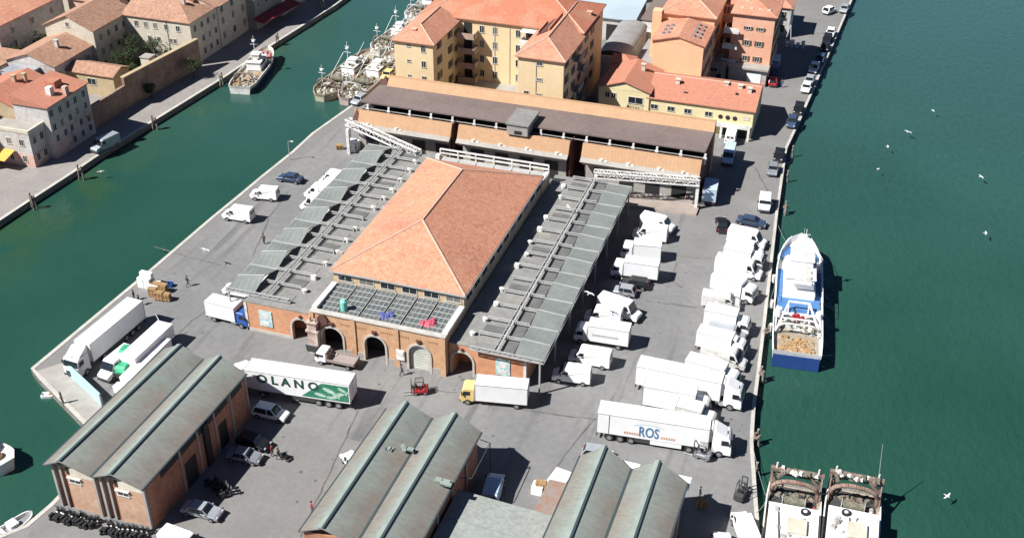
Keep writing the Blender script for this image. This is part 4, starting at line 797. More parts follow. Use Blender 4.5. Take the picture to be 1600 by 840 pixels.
# trees of the garden and along the canal path
def tree(label, x, y, h, r, seed, group='trees on the left bank'):
    random.seed(seed); t = thing('tree', label, 'tree', (x, y, 0), 0, group)
    tk = MB().cyl((0, 0, 0), (.15, .05, h*.5), .22, .13, 8)
    for k in range(6):
        a_ = k*1.05+random.random(); tk.cyl((.12, .03, h*(.3+.05*k)), (math.cos(a_)*r*.7, math.sin(a_)*r*.7, h*(.55+.06*k)), .08, .03, 5)
    tk.build('trunk', BARK, t); cr = MB()
    cl = [(random.uniform(-.6, .6)*r, random.uniform(-.6, .6)*r, h*random.uniform(.5, .9), r*random.uniform(.28, .5)) for _ in range(13)]
    for cx, cy, cz, cr_ in cl:
        for _ in range(150):
            d = Vector((random.gauss(0, 1), random.gauss(0, 1), random.gauss(0, .8))).normalized()*cr_*random.uniform(.55, 1.05); p = Vector((cx, cy, cz))+d; s = .17
            cr.poly([p+Vector((random.uniform(-s, s), random.uniform(-s, s), random.uniform(-s, s))) for _ in range(3)])
    cr.build('crown', LEAF, t, recalc=False); return t
for i, (x, y, h_, r_, lb_) in enumerate(((-142, 185.5, 6.5, 2.6, 'dark bushy tree in the far left corner of the convent garden'), (-138.4, 187, 5.5, 2.3, 'dark tree under the shaded windows of the convent garden'), (-140, 180.6, 5.8, 2.6, 'dark tree beside the low tan roof inside the garden'), (-133.3, 186.6, 3.4, 1.8, 'small olive bush against the garden wall near the cream building'), (-135.6, 176.9, 4.2, 1.9, 'green bush behind the end of the low tan building'), (-126.9, 184.0, 4.4, 2.0, 'round yellowish tree on the canal path before the brick wall'), (-160.2, 176.5, 6.0, 2.9, 'dark tree between the white gable and the far left house'), (-160.8, 182.0, 6.0, 2.6, 'dark tree at the foot of the shaded far left house'), (-129.2, 172.5, 3.0, 1.3, 'low dark bush growing at the foot of the brick garden wall'), (-148.9, 160.4, 6.3, 1.3, 'small dark tree between the red roof and the grey extension'))):
    tree(lb_, x, y, h_, r_, 50+i)
# older houses behind, up to the upper left corner
BH = [(-170.5, 184, 14, 20, 9.5, 'y', OLDW, 'big shaded grey house at the far left edge with brown roof'), (-157.5, 199, 11, 8, 8.5, 'x', PINK, 'pink house with brown roof behind the white-gabled convent wing'),
      (-167, 163.5, 13, 9, 4.2, 'x', TANP, 'low brown-roofed house at the left edge below the dark trees'), (-157, 157, 8, 8, 6.5, 'x', CREAM, 'small white-fronted house left of the grey extension'),
      (-152, 205, 12, 9, 9, 'x', OLDW, 'white-walled house top left behind the convent roof'), (-140, 204, 10, 10, 10, 'y', PINK, 'brown-roofed house wedged behind the sunlit cream building'),
      (-175, 207, 14, 10, 8, 'x', CREAM, 'cream house in the upper left corner of the town'), (-163, 221, 12, 10, 9, 'x', OLDW, 'bright white gabled house high in the upper left town'), (-146, 220, 12, 10, 9.5, 'y', TANP, 'tan house behind the canal palace'),
      (-190, 190, 14, 12, 8, 'y', TANP, 'brown-roofed house at the extreme upper left edge'), (-160, 240, 16, 12, 9, 'x', PINK, 'pink house in the back row of the upper left town'), (-182, 225, 14, 12, 9, 'x', OLDW, 'grey-white house in the back row at the upper left edge'),
      (-152, 140, 8, 9, 8, 'y', PINK, 'rosy house at the left edge behind the awning house'), (-142, 238, 12, 12, 9, 'x', CREAM, 'cream house in the back row beside the canal palace')]
for i, (x, y, dx, dy, h_, ax, wm, lb_) in enumerate(BH):
    random.seed(90+i); t, r, a, b_, E = house('old_town_house', lb_, 'house', -dx/2, -dy/2, dx/2, dy/2, h_, wm, TILE_B if i % 3 else TILE_O, 1.8, ax, (i % 2 == 0, i % 4 == 1), (x, y, 0), random.uniform(-.03, .03), chim=2)
    fwin(t, (-dx*.3, 0, dx*.3), (h_-2.4, h_-5.2), y=-dy/2, w=.8, h=1.1); fwin(t, (-dy*.3, 0, dy*.3), (h_-2.4, h_-5.2), dx/2, PI/2, w=.8, h=1.1)

# ================================================================== VEHICLES
PC = {}
def proto(key, fn):
    """build each kind once as data (list of part meshes), then instance the parts under every thing"""
    if key not in PC:
        PC[key] = fn()
    return PC[key]
def bev(mb, name, m, b=0, smooth=False):
    o = mb.build(name, m, None, bevel=b, smooth=smooth); me = o.data; bpy.data.objects.remove(o); RM.pop(name, None); return me
def spawn(parts, t):
    for name, me, loc, subs in parts:
        o = add(name, me, t, loc)
        for n2, m2, l2 in subs: add(n2, m2, o, l2)
WH = {}
def wheel(r=.34, w=.24):
    if (r, w) not in WH:
        a = bev(MB().cyl((0, -w/2, 0), (0, w/2, 0), r, r, 14), 'tyre', RUBBER, .03); b = bev(MB().cyl((0, -w/2-.015, 0), (0, w/2+.015, 0), r*.58, r*.58, 12).cyl((0, -w/2-.03, 0), (0, w/2+.03, 0), r*.16, r*.16, 8), 'rim', RIM)
        WH[(r, w)] = (a, b)
    return WH[(r, w)]
def wheels(xs, y, r=.34, w=.24):
    a, b = wheel(r, w); return [('wheel', a, (x, s*y, r), [('rim', b, (0, 0, 0))]) for x in xs for s in (-1, 1)]
def lamps(xf, xr, y, zf, zr, s=(.12, .3, .16)):
    h = bev(MB().box(-s[0]/2, -s[1]/2, 0, s[0]/2, s[1]/2, s[2]), 'headlight', LAMP); t_ = bev(MB().box(-.04, -.09, 0, .04, .09, .24), 'tail_light', TAIL)
    return [('headlight', h, (xf, q*y, zf), []) for q in (-1, 1)]+[('tail_light', t_, (xr, q*y, zr), []) for q in (-1, 1)]
def P_car(c, style='hatch', L=4.2):
    def f():
        w = .88; h = {'hatch': 1.48, 'sedan': 1.42, 'suv': 1.66}[style]; a = L/2
        low = [(-a, .35), (-a, .7), (-a+.08, .92), (-a+.35, .97), (a-1.25, .95), (a-.35, .82), (a-.05, .66), (a, .5), (a-.03, .3)]
        wz = lambda x, z: w*(1-.06*max(0, (abs(x)-a+.9)/.9))*(1 if z > .4 else .95)
        P = [('body', bev(MB().prof(low, w, wz), 'body', c, .05), (0, 0, 0), [])]
        rear = a-.12 if style != 'sedan' else a-.75
        g = [(-rear, .94), (-rear+.28, h-.08), (-rear+.5, h), (.45, h), (.62, h-.06), (a-1.2, .94)]
        gz = lambda x, z: w*(.95-.17*(z-.94)/(h-.94))
        P.append(('windows', bev(MB().prof([(x, z-.02) for x, z in g], w, gz), 'windows', GLASS, .02), (0, 0, 0), []))
        rr = MB(); ry = w*.78
        rr.loft([[(-rear+.36, -ry, h-.06), (-rear+.36, ry, h-.06), (-rear+.46, ry, h+.01), (-rear+.46, -ry, h+.01)], [(.5, -ry, h-.06), (.5, ry, h-.06), (.42, ry, h+.01), (.42, -ry, h+.01)]])
        for s in (-1, 1):
            rr.bar((.5, s*ry, h-.03), (a-1.15, s*w*.93, .95), .09, .07).bar((-rear+.38, s*ry, h-.04), (-rear+.04, s*w*.93, .95), .16, .1).bar((-.15, s*(ry+.02), h-.03), (-.1, s*w*.945, .95), .09, .05)
        P.append(('roof', bev(rr, 'roof', c), (0, 0, 0), []))
        m = bev(MB().box(-.07, -.09, 0, .07, .09, .14), 'mirror', c); P += [('mirror', m, (a-1.45, s*(w+.07), .93), []) for s in (-1, 1)]
        P += [('bumper', bev(MB().box(-.06, -w*.9, 0, .06, w*.9, .18), 'bumper', CHASS), (x, 0, .3), []) for x in (-a, a)]
        P += wheels((-a+.78, a-.8), w-.1, .32, .22)+lamps(a-.1, -a+.01, w*.7, .6, .68)
        return P
    return proto(('car', c.name, style, L), f)
def P_van(c, L=5.4, h=2.4, wd=.98, side=None, roofc=None):
    def f():
        a = L/2
        pr = [(-a, .4), (-a, h-.15), (-a+.12, h), (a-1.75, h), (a-1.45, h-.12), (a-.88, 1.32), (a-.12, 1.08), (a, .85), (a, .38)]
        wz = lambda x, z: wd*(1-.09*max(0, (z-1.1)/(h-1.1)))*(1-.1*max(0, (x-a+.8)/.8))
        P = [('body', bev(MB().prof(pr, wd, wz), 'body', c, .06), (0, 0, 0), [])]
        q = MB(); y0, y1 = wd*.86, wd*.93
        p1, p2 = Vector((a-1.43, 0, h-.2)), Vector((a-.9, 0, 1.38)); n = Vector((p2.z-p1.z, 0, p1.x-p2.x)).normalized()*-.03
        q.hexa([p1+Vector((0, -y0, 0))-n*0, p2+Vector((0, -y1, 0)), p2+Vector((0, y1, 0)), p1+Vector((0, y0, 0)), p1+Vector((.05, -y0, .03)), p2+Vector((.05, -y1, .03)), p2+Vector((.05, y1, .03)), p1+Vector((.05, y0, .03))])
        P.append(('windscreen', bev(q, 'windscreen', GLASS), (0, 0, 0), []))
        sw = MB(); sw.prof([(a-2.1, 1.35), (a-2.1, h-.32), (a-1.62, h-.32), (a-1.05, 1.35)], .01)
        me = bev(sw, 'side_window', GLASS); P += [('side_window', me, (0, s*(wd*.965), 0), []) for s in (-1, 1)]
        P.append(('bumper', bev(MB().box(-.1, -wd*.88, 0, .07, wd*.88, .35), 'bumper', CHASS), (a-.02, 0, .35), []))
        P.append(('rear_door_seam', bev(MB().box(-.012, -.015, .55, 0, .015, h-.25).box(-.012, -wd*.8, .5, 0, wd*.8, .53).box(-.012, -wd*.6, h-.8, 0, -.12, h-.4).box(-.012, .12, h-.8, 0, wd*.6, h-.4), 'rear_door_seam', CHASS), (-a, 0, 0), []))
        P.append(('roof_ribs', bev(MB().box(-a+.3, -.55, 0, a-2, -.5, .025).box(-a+.3, -.02, 0, a-2, .03, .025).box(-a+.3, .5, 0, a-2, .55, .025), 'roof_ribs', c), (0, 0, h), []))
        mm = bev(MB().box(-.06, -.1, 0, .06, .1, .3), 'mirror', CHASS); P += [('mirror', mm, (a-1.15, s*(wd+.12), 1.35), []) for s in (-1, 1)]
        P += wheels((-a+.95, a-.95), wd-.1, .36, .24)+lamps(a-.05, -a-.01, wd*.72, .82, .9)
        return P
    return proto(('van', c.name, L, h), f)
def cabmb(x0, x1, h, wd, ):
    pr = [(x0, .55), (x0, h), (x1-.55, h), (x1-.25, h-.25), (x1-.02, 1.45), (x1, 1.2), (x1, .45)]
    return MB().prof(pr, wd, lambda x, z: wd*(1-.06*max(0, (z-1.4)/(h-1.4))))
def truck_cab(x0, x1, h, wd, c, z_w=1.5, deflector=False):
    P = [('cab', bev(cabmb(x0, x1, h, wd), 'cab', c, .06), (0, 0, 0), [])]
    p1, p2 = Vector((x1-.28, 0, h-.32)), Vector((x1-.05, 0, z_w)); y = wd*.88
    q = MB().hexa([p1+Vector((-.05, -y, 0)), p2+Vector((-.05, -y, 0)), p2+Vector((-.05, y, 0)), p1+Vector((-.05, y, 0)), p1+Vector((.05, -y, 0)), p2+Vector((.05, -y, 0)), p2+Vector((.05, y, 0)), p1+Vector((.05, y, 0))])
    P.append(('windscreen', bev(q, 'windscreen', GLASS), (0, 0, 0), []))
    me = bev(MB().prof([(x1-1.25, z_w), (x1-1.25, h-.4), (x1-.45, h-.4), (x1-.28, z_w)], .012), 'side_window', GLASS); P += [('side_window', me, (0, s*wd*.975, 0), []) for s in (-1, 1)]
    P.append(('grille', bev(MB().box(-.02, -wd*.7, .75, .03, wd*.7, 1.2).box(-.05, -wd, .4, .06, wd, .7), 'grille', CHASS), (x1, 0, 0), []))
    mm = bev(MB().box(-.06, -.1, 0, .06, .1, .5), 'mirror', CHASS); P += [('mirror', mm, (x1-.25, s*(wd+.15), z_w+.1), []) for s in (-1, 1)]
    if deflector: P.append(('wind_deflector', bev(MB().prof([(x0, h), (x0, h+.75), (x0+.25, h+.78), (x1-.65, h+.02)], wd*.85), 'wind_deflector', c, .04), (0, 0, 0), [])); P.append(('roof_hatch', bev(MB().box(-.3, -.3, 0, .3, .3, .05), 'roof_hatch', GLASS), (x1-.9, 0, h), []))
    P.append(('fuel_tank', bev(MB().box(-.9, -wd, .5, -.02, -wd+.5, 1.0), 'fuel_tank', STEEL), (x0, 0, 0), []))
    return P
def boxmb(x0, x1, z0, z1, wd):
    return MB().box(x0, -wd, z0, x1, wd, z1)
def boxtrim(x0, x1, z0, z1, wd):
    m = MB(); t = .05
    for y in (-wd, wd):
        for z in (z0, z1): m.box(x0-.01, y-t/2-.01, z-t/2, x1+.01, y+t/2+.01, z+t/2+.01)
        for x in (x0, x1): m.box(x-t/2-.005, y-t/2-.015, z0, x+t/2+.005, y+t/2+.015, z1)
    for x in (x0, x1): m.box(x-t/2-.004, -wd, z1-t/2, x+t/2+.004, wd, z1+t/2+.012)
    m.box(x0-.03, -.02, z0, x0-.001, .02, z1)
    return m
def P_box(c, L=6.8, h=3.2, wd=1.1, cabc=None, fridge=False):
    def f():
        a = L/2; cl = 1.75; x1 = a; x0 = a-cl; P = truck_cab(x0, x1, min(2.45, h-.2), wd*.93, cabc or c, 1.45)
        P.append(('chassis', bev(MB().box(-a+.1, -.45, .5, a-.4, .45, .8).box(-a, -wd*.9, .45, -a+.08, wd*.9, .65), 'chassis', CHASS), (0, 0, 0), []))
        P.append(('cargo_box', bev(boxmb(-a, x0-.1, .85, h, wd), 'cargo_box', c, .03), (0, 0, 0), [('box_trim', bev(boxtrim(-a, x0-.1, .85, h, wd), 'box_trim', STEEL), (0, 0, 0))]))
        if fridge: P.append(('cooling_unit', bev(MB().box(x0-.1, -.6, h-.75, x0+.5, .6, h-.1), 'cooling_unit', WHITE2, .05), (0, 0, 0), []))
        P += wheels((-a+1.3, a-.95), wd*.86, .42, .3)+lamps(x1+.0, -a-.02, wd*.7, .8, .7)
        return P
    return proto(('box', c.name, L, h, (cabc or c).name, fridge), f)
def P_artic(c, L=16.3, h=4.0, cabc=None, wd=1.27):
    def f():
        a = L/2; P = truck_cab(a-2.3, a, 3.0, 1.22, cabc or c, 1.9, True); tl = a-2.75
        P.append(('tractor_chassis', bev(MB().box(a-6.1, -.5, .6, a-.4, .5, .95).cyl((a-4.6, 0, .95), (a-4.6, 0, 1.15), .5, .5, 12), 'tractor_chassis', CHASS), (0, 0, 0), []))
        P.append(('trailer', bev(boxmb(-a, tl, 1.15, h, wd), 'trailer', c, .03), (0, 0, 0), [('trailer_trim', bev(boxtrim(-a, tl, 1.15, h, wd), 'trailer_trim', STEEL), (0, 0, 0)), ('cooling_unit', bev(MB().box(tl, -.8, h-2.2, tl+.4, .8, h-.15), 'cooling_unit', WHITE2, .05), (0, 0, 0))]))
        P.append(('trailer_frame', bev(MB().box(-a+.3, -.5, .8, tl-.4, .5, 1.14).box(-a, -1.2, .5, -a+.1, 1.2, .75).box(-a+4.6, -1.22, .45, -a+7.6, -1.1, 1.1).box(-a+4.6, 1.1, .45, -a+7.6, 1.22, 1.1).box(tl-2.8, -.9, .1, tl-2.6, -.7, 1.1).box(tl-2.8, .7, .1, tl-2.6, .9, 1.1), 'trailer_frame', CHASS), (0, 0, 0), []))
        P += wheels((-a+1.6, -a+2.9, -a+4.2, a-4.9, a-1.4), 1.08, .5, .34)+lamps(a+.02, -a-.02, .9, .75, .8)
        return P
    return proto(('artic', c.name, L, h, (cabc or c).name), f)
def P_flat(c, L=5.2, bed=STEEL):
    def f():
        a = L/2; P = truck_cab(a-1.6, a, 2.05, .92, c, 1.3)
        P.append(('flatbed', bev(MB().box(-a, -.98, .8, a-1.75, .98, .88).box(-a, -.98, .88, a-1.75, -.93, 1.2).box(-a, .93, .88, a-1.75, .98, 1.2).box(-a, -.98, .88, -a+.05, .98, 1.2).box(a-1.8, -.98, .88, a-1.72, .98, 1.7), 'flatbed', bed), (0, 0, 0), []))
        P.append(('chassis', bev(MB().box(-a+.1, -.4, .5, a-.4, .4, .78), 'chassis', CHASS), (0, 0, 0), []))
        P += wheels((-a+.95, a-.85), .82, .34, .24)+lamps(a+.01, -a-.02, .68, .7, .6)
        return P
    return proto(('flat', c.name, L, bed.name), f)
def at(parts, L, name, label, cat, rear, front, z, group=None):
    """rear/front: photo pixels of the roof centre line at height z; keeps heading, real length L"""
    r, f = G(*rear, z), G(*front, z); c = (r+f)/2; d = f-r
    t = thing(name, label, cat, (c.x, c.y, .012), math.atan2(d.y, d.x), group); spawn(parts, t); return t
GE = 'vans and trucks parked in a row along the right quay'; GW = 'vans parked beside the right canopy'; GS = 'cars parked along the quay street'; GL = 'vans on the canal side of the hall'
V = lambda L=5.4, h=2.4, c=WHITE: P_van(c, L, h)
# --- row on the right quay, bonnets towards the water
at(V(5.9, 2.6), 5.9, 'delivery_van', 'white van at the far end of the right quay row beside a blue car', 'van', (1143, 356), (1195, 368), 2.3, GE)
at(V(5.4, 2.4), 5.4, 'delivery_van', 'white van second from the far end of the right quay row', 'van', (1138, 374), (1193, 385), 2.2, GE)
at(P_box(WHITE, 6.0, 2.9), 6.0, 'box_van', 'low white box van third from the far end of the right quay row', 'van', (1136, 386), (1191, 397), 2.6, GE)
at(V(6.9, 2.7), 6.9, 'delivery_van', 'long white van with grey side stripe ending the far group of the right quay row', 'van', (1121, 400), (1191, 415), 2.4, GE)
at(P_box(WHITE, 6.6, 3.0), 6.6, 'box_truck', 'tall white box truck leading the middle group of the right quay row', 'truck', (1117, 426), (1181, 447), 2.8, GE)
at(V(5.4, 2.2, WHITE2), 5.4, 'delivery_van', 'small creamy van half hidden between two box trucks in the quay row', 'van', (1101, 456), (1155, 463), 2.1, GE)
at(P_box(WHITE, 6.3, 3.3), 6.3, 'box_truck', 'square white box truck with upright cab in front of the hidden creamy van', 'truck', (1109, 480), (1168, 492), 3.2, GE)
at(V(5.2, 2.1, SILVER), 5.2, 'delivery_van', 'grey-silver van squeezed in shade behind the square box truck', 'van', (1110, 505), (1164, 516), 1.9, GE)
at(P_box(WHITE, 6.6, 3.0, fridge=True), 6.6, 'box_truck', 'white refrigerated box truck level with the stern of the blue and white ship', 'truck', (1093, 513), (1166, 531), 2.9, GE)
at(V(6.0, 2.6, WHITE2), 6.0, 'delivery_van', 'off-white panel van near the lower end of the quay row', 'van', (1098, 540), (1167, 556), 2.2, GE)
at(P_box(WHITE, 7.0, 3.1), 7.0, 'box_truck', 'white box truck tucked right behind the plain articulated lorry', 'truck', (1081, 558), (1150, 578), 3.0, GE)
at(P_artic(WHITE, 13.5, 3.9), 13.5, 'articulated_lorry', 'plain white articulated lorry with grey-shaded cab, longest in the quay row', 'lorry', (1013, 566), (1149, 594), 3.9, GE)
at(P_box(WHITE, 8.3, 3.6), 8.3, 'box_truck', 'white truck with visible small cab parked between the two articulated lorries', 'truck', (1017, 598), (1103, 614), 3.5, GE)
at(P_box(WHITE2, 5.0, 3.3), 5.0, 'box_van', 'short white box van pressed against the far side of the lettered lorry', 'van', (1068, 630), (1113, 641), 3.2, GE)
ros = at(P_artic(WHITE, 16.0, 4.0), 16.0, 'articulated_lorry', 'white articulated lorry with blue ROS lettering on its side', 'lorry', (938, 637), (1145, 668), 3.8, GE)
# --- vans beside the canopy
at(V(5.4, 2.4), 5.4, 'delivery_van', 'white van facing the quay at the top of the canopy row', 'van', (1007, 334), (1050, 345), 2.2, GW)
at(V(5.4, 2.5), 5.4, 'delivery_van', 'white van facing the canopy directly beside the topmost one', 'van', (1041, 357), (993, 350), 2.3, GW)
at(P_box(WHITE, 6.0, 2.9), 6.0, 'box_van', 'white box van second from top of the canopy row with cab in shade', 'van', (1029, 381), (976, 376), 2.8, GW)
at(P_box(WHITE, 6.9, 3.1), 6.9, 'box_truck', 'larger white box truck standing above the dark cars by the canopy', 'truck', (1026, 411), (961, 402), 3.0, GW)
at(P_car(BLACKP), 4.2, 'parked_car', 'black car half in canopy shade between the box truck and small grey car', 'car', (1012, 439), (972, 433), 1.3, GW)
at(P_car(SILVER, 'hatch', 3.6), 3.6, 'parked_car', 'small silver car in front of the black one by the canopy', 'car', (987, 450), (962, 446), 1.3, GW)
at(V(6.2, 2.7), 6.2, 'delivery_van', 'white van facing the quay just below the hovering gull', 'van', (938, 460), (1000, 480), 2.4, GW)
at(V(5.2, 2.4), 5.2, 'delivery_van', 'white van facing the canopy between two larger vehicles', 'van', (968, 486), (919, 478), 2.3, GW)
let = at(P_box(WHITE, 7.4, 3.2), 7.4, 'box_truck', 'big white box truck with a faint grey slogan on its side', 'truck', (981, 512), (903, 500), 3.1, GW)
at(V(5.6, 2.4), 5.6, 'delivery_van', 'white van with sharp shadow behind the lowest canopy van', 'van', (953, 551), (893, 540), 2.3, GW)
at(V(5.0, 2.3), 5.0, 'delivery_van', 'lowest white van of the canopy row, nose against the canopy column', 'van', (920, 576), (868, 570), 2.2, GW)
# --- yard lorries
at(P_box(WHITE, 8.4, 3.3, cabc=YELP), 8.4, 'box_truck', 'white box truck with pale yellow cab standing in front of the right arch', 'truck', (829, 601), (717, 591), 3.2)
ol = at(P_artic(WHITE, 16.5, 4.0), 16.5, 'articulated_lorry', 'white articulated lorry with green OLANO lettering and green fish print', 'lorry', (541, 591), (364, 565), 4.0)
at(P_flat(WHITE, 5.6, mat('pinkish_bed', (.32, .26, .24), rough=.8)), 5.6, 'flatbed_truck', 'small white flatbed truck parked before the middle arch', 'truck', (560, 566), (494, 553), .9)
at(P_box(WHITE, 6.6, 3.1, cabc=BLUE), 6.6, 'box_truck', 'white box truck with blue cab beside the left wing corner', 'truck', (329, 466), (386, 480), 3.0)
at(P_artic(WHITE, 13.6, 3.9), 13.6, 'articulated_lorry', 'long white articulated lorry at the canal edge behind the cyan barrier', 'lorry', (203, 475), (114, 548), 3.7)
at(V(5.6, 2.5), 5.6, 'delivery_van', 'white van nosed between the long lorry and the small green truck', 'van', (200, 541), (160, 573), 2.3)
tb = G(229, 530, 2.9); t = thing('box_trailer', 'wide white box trailer standing behind the van at the pier end', 'trailer', (tb.x, tb.y, 0), math.radians(-92)); MB().box(-4.2, -1.2, .9, 4.2, 1.2, 2.95).build('cargo_box', WHITE, t, bevel=.04); MB().box(-4.0, -.5, .5, 4.6, .5, .88).build('chassis', CHASS, t); spawn(wheels((-2.6, -1.5), 1.02, .42, .3), t); MB().bar((-4.1, -.9, 2.95), (-4.1, -1.25, 3.9), .08).build('corner_pole', WHITE, t)
tg = at(P_flat(GREENP, 4.6, GREENP), 4.6, 'small_truck', 'small green truck under a green tarpaulin hood', 'truck', (211, 551), (185, 583), 1.2)
MB().prof([(-2.2, .9), (-2.3, 2.2), (-1.9, 2.75), (-.4, 2.75), (.0, 2.2), (.1, .9)], 1.15).build('tarpaulin', GREENP, tg, bevel=.1)
t = thing('box_trailer', 'narrow white box trailer nearest the copper roof on the left', 'trailer', tuple(G(236, 575))[:2]+(0,), math.radians(90))
MB().box(-5.2, -.85, .9, 4.0, .85, 2.2).build('cargo_box', WHITE, t, bevel=.04); MB().box(-5.0, -.5, .5, 4.4, .5, .88).build('chassis', CHASS, t); spawn(wheels((-3.4, -2.4, 2.0), .95, .42, .3), t)
MB().box(-6.8, -.8, .9, -5.7, .8, 1.9).build('tool_box', WHITE, t, bevel=.04)
# --- canal side
at(V(4.6, 2.1), 4.6, 'delivery_van', 'small white van on the canal quay below the dark car', 'van', (432, 296), (393, 293), 1.9, GL)
at(V(5.0, 2.3), 5.0, 'delivery_van', 'white van on the canal quay closest to the flying gull', 'van', (392, 328), (350, 322), 2.1, GL)
at(P_car(DKBLUE, 'sedan', 4.4), 4.4, 'parked_car', 'dark car with pale reflections alone on the canal quay', 'car', (472, 278), (434, 272), 1.0)
for lb_, f_, l_, h_ in (('white van parked alone just above the tight canopy cluster', (536, 256), 4.6, 2.6), ('white van at the upper end of the tight canopy cluster', (503, 266), 5.6, 2.7), ('white van second from the top of the tight canopy cluster', (498, 279), 5.6, 3.0), ('white van second from the bottom of the tight canopy cluster', (480, 287), 5.6, 2.6), ('lowest white van of the tight canopy cluster', (473, 303), 5.4, 2.9), ('white van with only its nose out from under the canal canopy', (432, 361), 5.2, 2.5), ('white van nose peeping out lower down the canal canopy', (380, 416), 5.0, 2.3), ('white van nose at the lower corner of the canal canopy', (353, 439), 5.0, 2.2)):
    r_ = (f_[0]+42, f_[1]+7)
    at(V(l_, h_), l_, 'delivery_van', lb_, 'van', r_, f_, h_-.2, GL)
# --- lower yard
at(P_car(WHITE, 'suv', 4.5), 4.5, 'parked_car', 'white estate car in shade beside the lettered OLANO lorry', 'car', (396, 633), (449, 645), 1.2)
at(P_car(BLACKP, 'hatch', 4.2), 4.2, 'parked_car', 'black car in the warehouse shadow beyond the grey saloon', 'car', (379, 680), (412, 690), 1.1)
at(P_car(GREYP, 'sedan', 4.3), 4.3, 'parked_car', 'grey saloon in the warehouse shadow next to the brick wall', 'car', (363, 703), (400, 710), 1.1)
at(P_car(SILVER, 'sedan', 4.6), 4.6, 'parked_car', 'silver car with dark windows beside the scooters in the shade', 'car', (290, 786), (340, 798), 1.1)
at(V(5.0, 2.0), 5.0, 'delivery_van', 'white van at the bottom edge in front of the brick corner', 'van', (256, 826), (308, 845), 1.9)
at(P_car(WHITE, 'hatch', 3.8), 3.8, 'parked_car', 'white car mostly hidden behind the central copper roof', 'car', (556, 722), (545, 708), 1.2)
at(P_van(PALEBLUE, 4.6, 2.0), 4.6, 'delivery_van', 'pale blue van standing in deep shade between the warehouses', 'van', (764, 775), (778, 728), 1.9)
at(P_car(SILVER, 'hatch', 3.7), 3.7, 'parked_car', 'silver car at the tip of the right copper roof', 'car', (914, 698), (953, 704), 1.3)
at(V(5.2, 2.3), 5.2, 'delivery_van', 'white van parked at the quay edge beside the lower trawler', 'van', (1176, 840), (1156, 790), 2.0)
at(V(5.0, 2.3), 5.0, 'delivery_van', 'white van in the shade of the right warehouse at the bottom edge', 'van', (1129, 866), (1129, 826), 2.0)
# --- street by the right quay
at(V(4.4, 1.9), 4.4, 'delivery_van', 'white van alone on the quay street below the grey car', 'van', (1197, 300), (1195, 320), 1.7, GS)
for c, st, lb_, r_, f_ in ((GREYP, 'hatch', 'grey car on the street just above the lone white van', (1209, 252), (1207, 268)), (BLACKP, 'hatch', 'black car at the kink of the right quay edge', (1220, 231), (1216, 245)),
    (DKBLUE, 'suv', 'dark blue car below the black one beside the building shadow', (1241, 178), (1235, 195)), (BLACKP, 'suv', 'black car at the tip of the low house shadow', (1251, 159), (1246, 173)),
    (WHITE, 'hatch', 'white car below the silver one near the middle of the quay street', (1263, 127), (1258, 139)), (SILVER, 'hatch', 'silver car between two white cars along the quay street', (1268, 117), (1263, 127)),
    (WHITE, 'suv', 'white car just below the long street shadow at the quay edge', (1275, 98), (1270, 108)), (DKBLUE, 'hatch', 'dark blue car at the tip of the long street shadow', (1285, 82), (1280, 94)),
    (BLACKP, 'hatch', 'lower of the two black cars parked together at the quay edge', (1292, 64), (1288, 74)), (BLACKP, 'suv', 'upper of the two black cars parked together at the quay edge', (1295, 53), (1291, 62)),
    (WHITE, 'hatch', 'white car directly above the two black cars', (1300, 43), (1297, 52)), (WHITE, 'suv', 'topmost white car on the quay street', (1292, 15), (1301, 11)), (SILVER, 'hatch', 'silver car at the upper right end of the quay', (1322, 7), (1318, 14))):
    at(P_car(c, st, 3.8), 3.8, 'parked_car', lb_, 'car', r_, f_, 1.2, GS)
at(P_car(BLACKP, 'sedan', 4.4), 4.4, 'parked_car', 'shiny black car standing alone between the two van rows', 'car', (1129, 354), (1127, 336), 1.2)
at(P_car(DKBLUE, 'sedan', 4.7), 4.7, 'parked_car', 'dark blue car across the head of the right quay van row', 'car', (1156, 338), (1194, 346), 1.1)
at(P_car(REDP, 'hatch', 4.0), 4.0, 'parked_car', 'red car in front of the salmon house shop', 'car', (1208, 131), (1208, 113), 1.3)
at(P_car(DKBLUE, 'suv', 4.4), 4.4, 'parked_car', 'dark blue car behind the red car by the salmon house', 'car', (1211, 113), (1211, 97), 1.3)
at(P_van(PALEBLUE, 4.6, 1.9), 4.6, 'delivery_van', 'pale blue van topmost along the salmon house wall', 'van', (1212, 96), (1213, 80), 1.7)
at(P_van(PALEBLUE, 5.6, 2.3), 5.6, 'delivery_van', 'pale blue van in shade beside the end of the brown roof', 'van', (1144, 219), (1136, 249), 2.0)
at(P_box(PALEBLUE, 6.0, 3.0), 6.0, 'box_truck', 'pale blue box truck in shade beside the loading bay post', 'truck', (1108, 303), (1115, 272), 2.6)
at(V(5.2, 2.3), 5.2, 'delivery_van', 'white van under the porch of the long low cream house', 'van', (1141, 214), (1146, 196), 1.8)
at(P_van(SILVER, 5.4, 2.3), 5.4, 'delivery_van', 'silver van on the left bank canal path in house shadow', 'van', (178, 210), (148, 224), 1.9)
at(P_car(SILVER, 'hatch', 4.0), 4.0, 'parked_car', 'pale grey-blue car on the canal quay beside the brown roof end', 'car', (567, 150), (556, 157), .9)
at(P_car(YELP, 'hatch', 3.8), 3.8, 'parked_car', 'pale cream car at the foot of the yellow block beside the boats', 'car', (609, 110), (602, 116), 1.2)

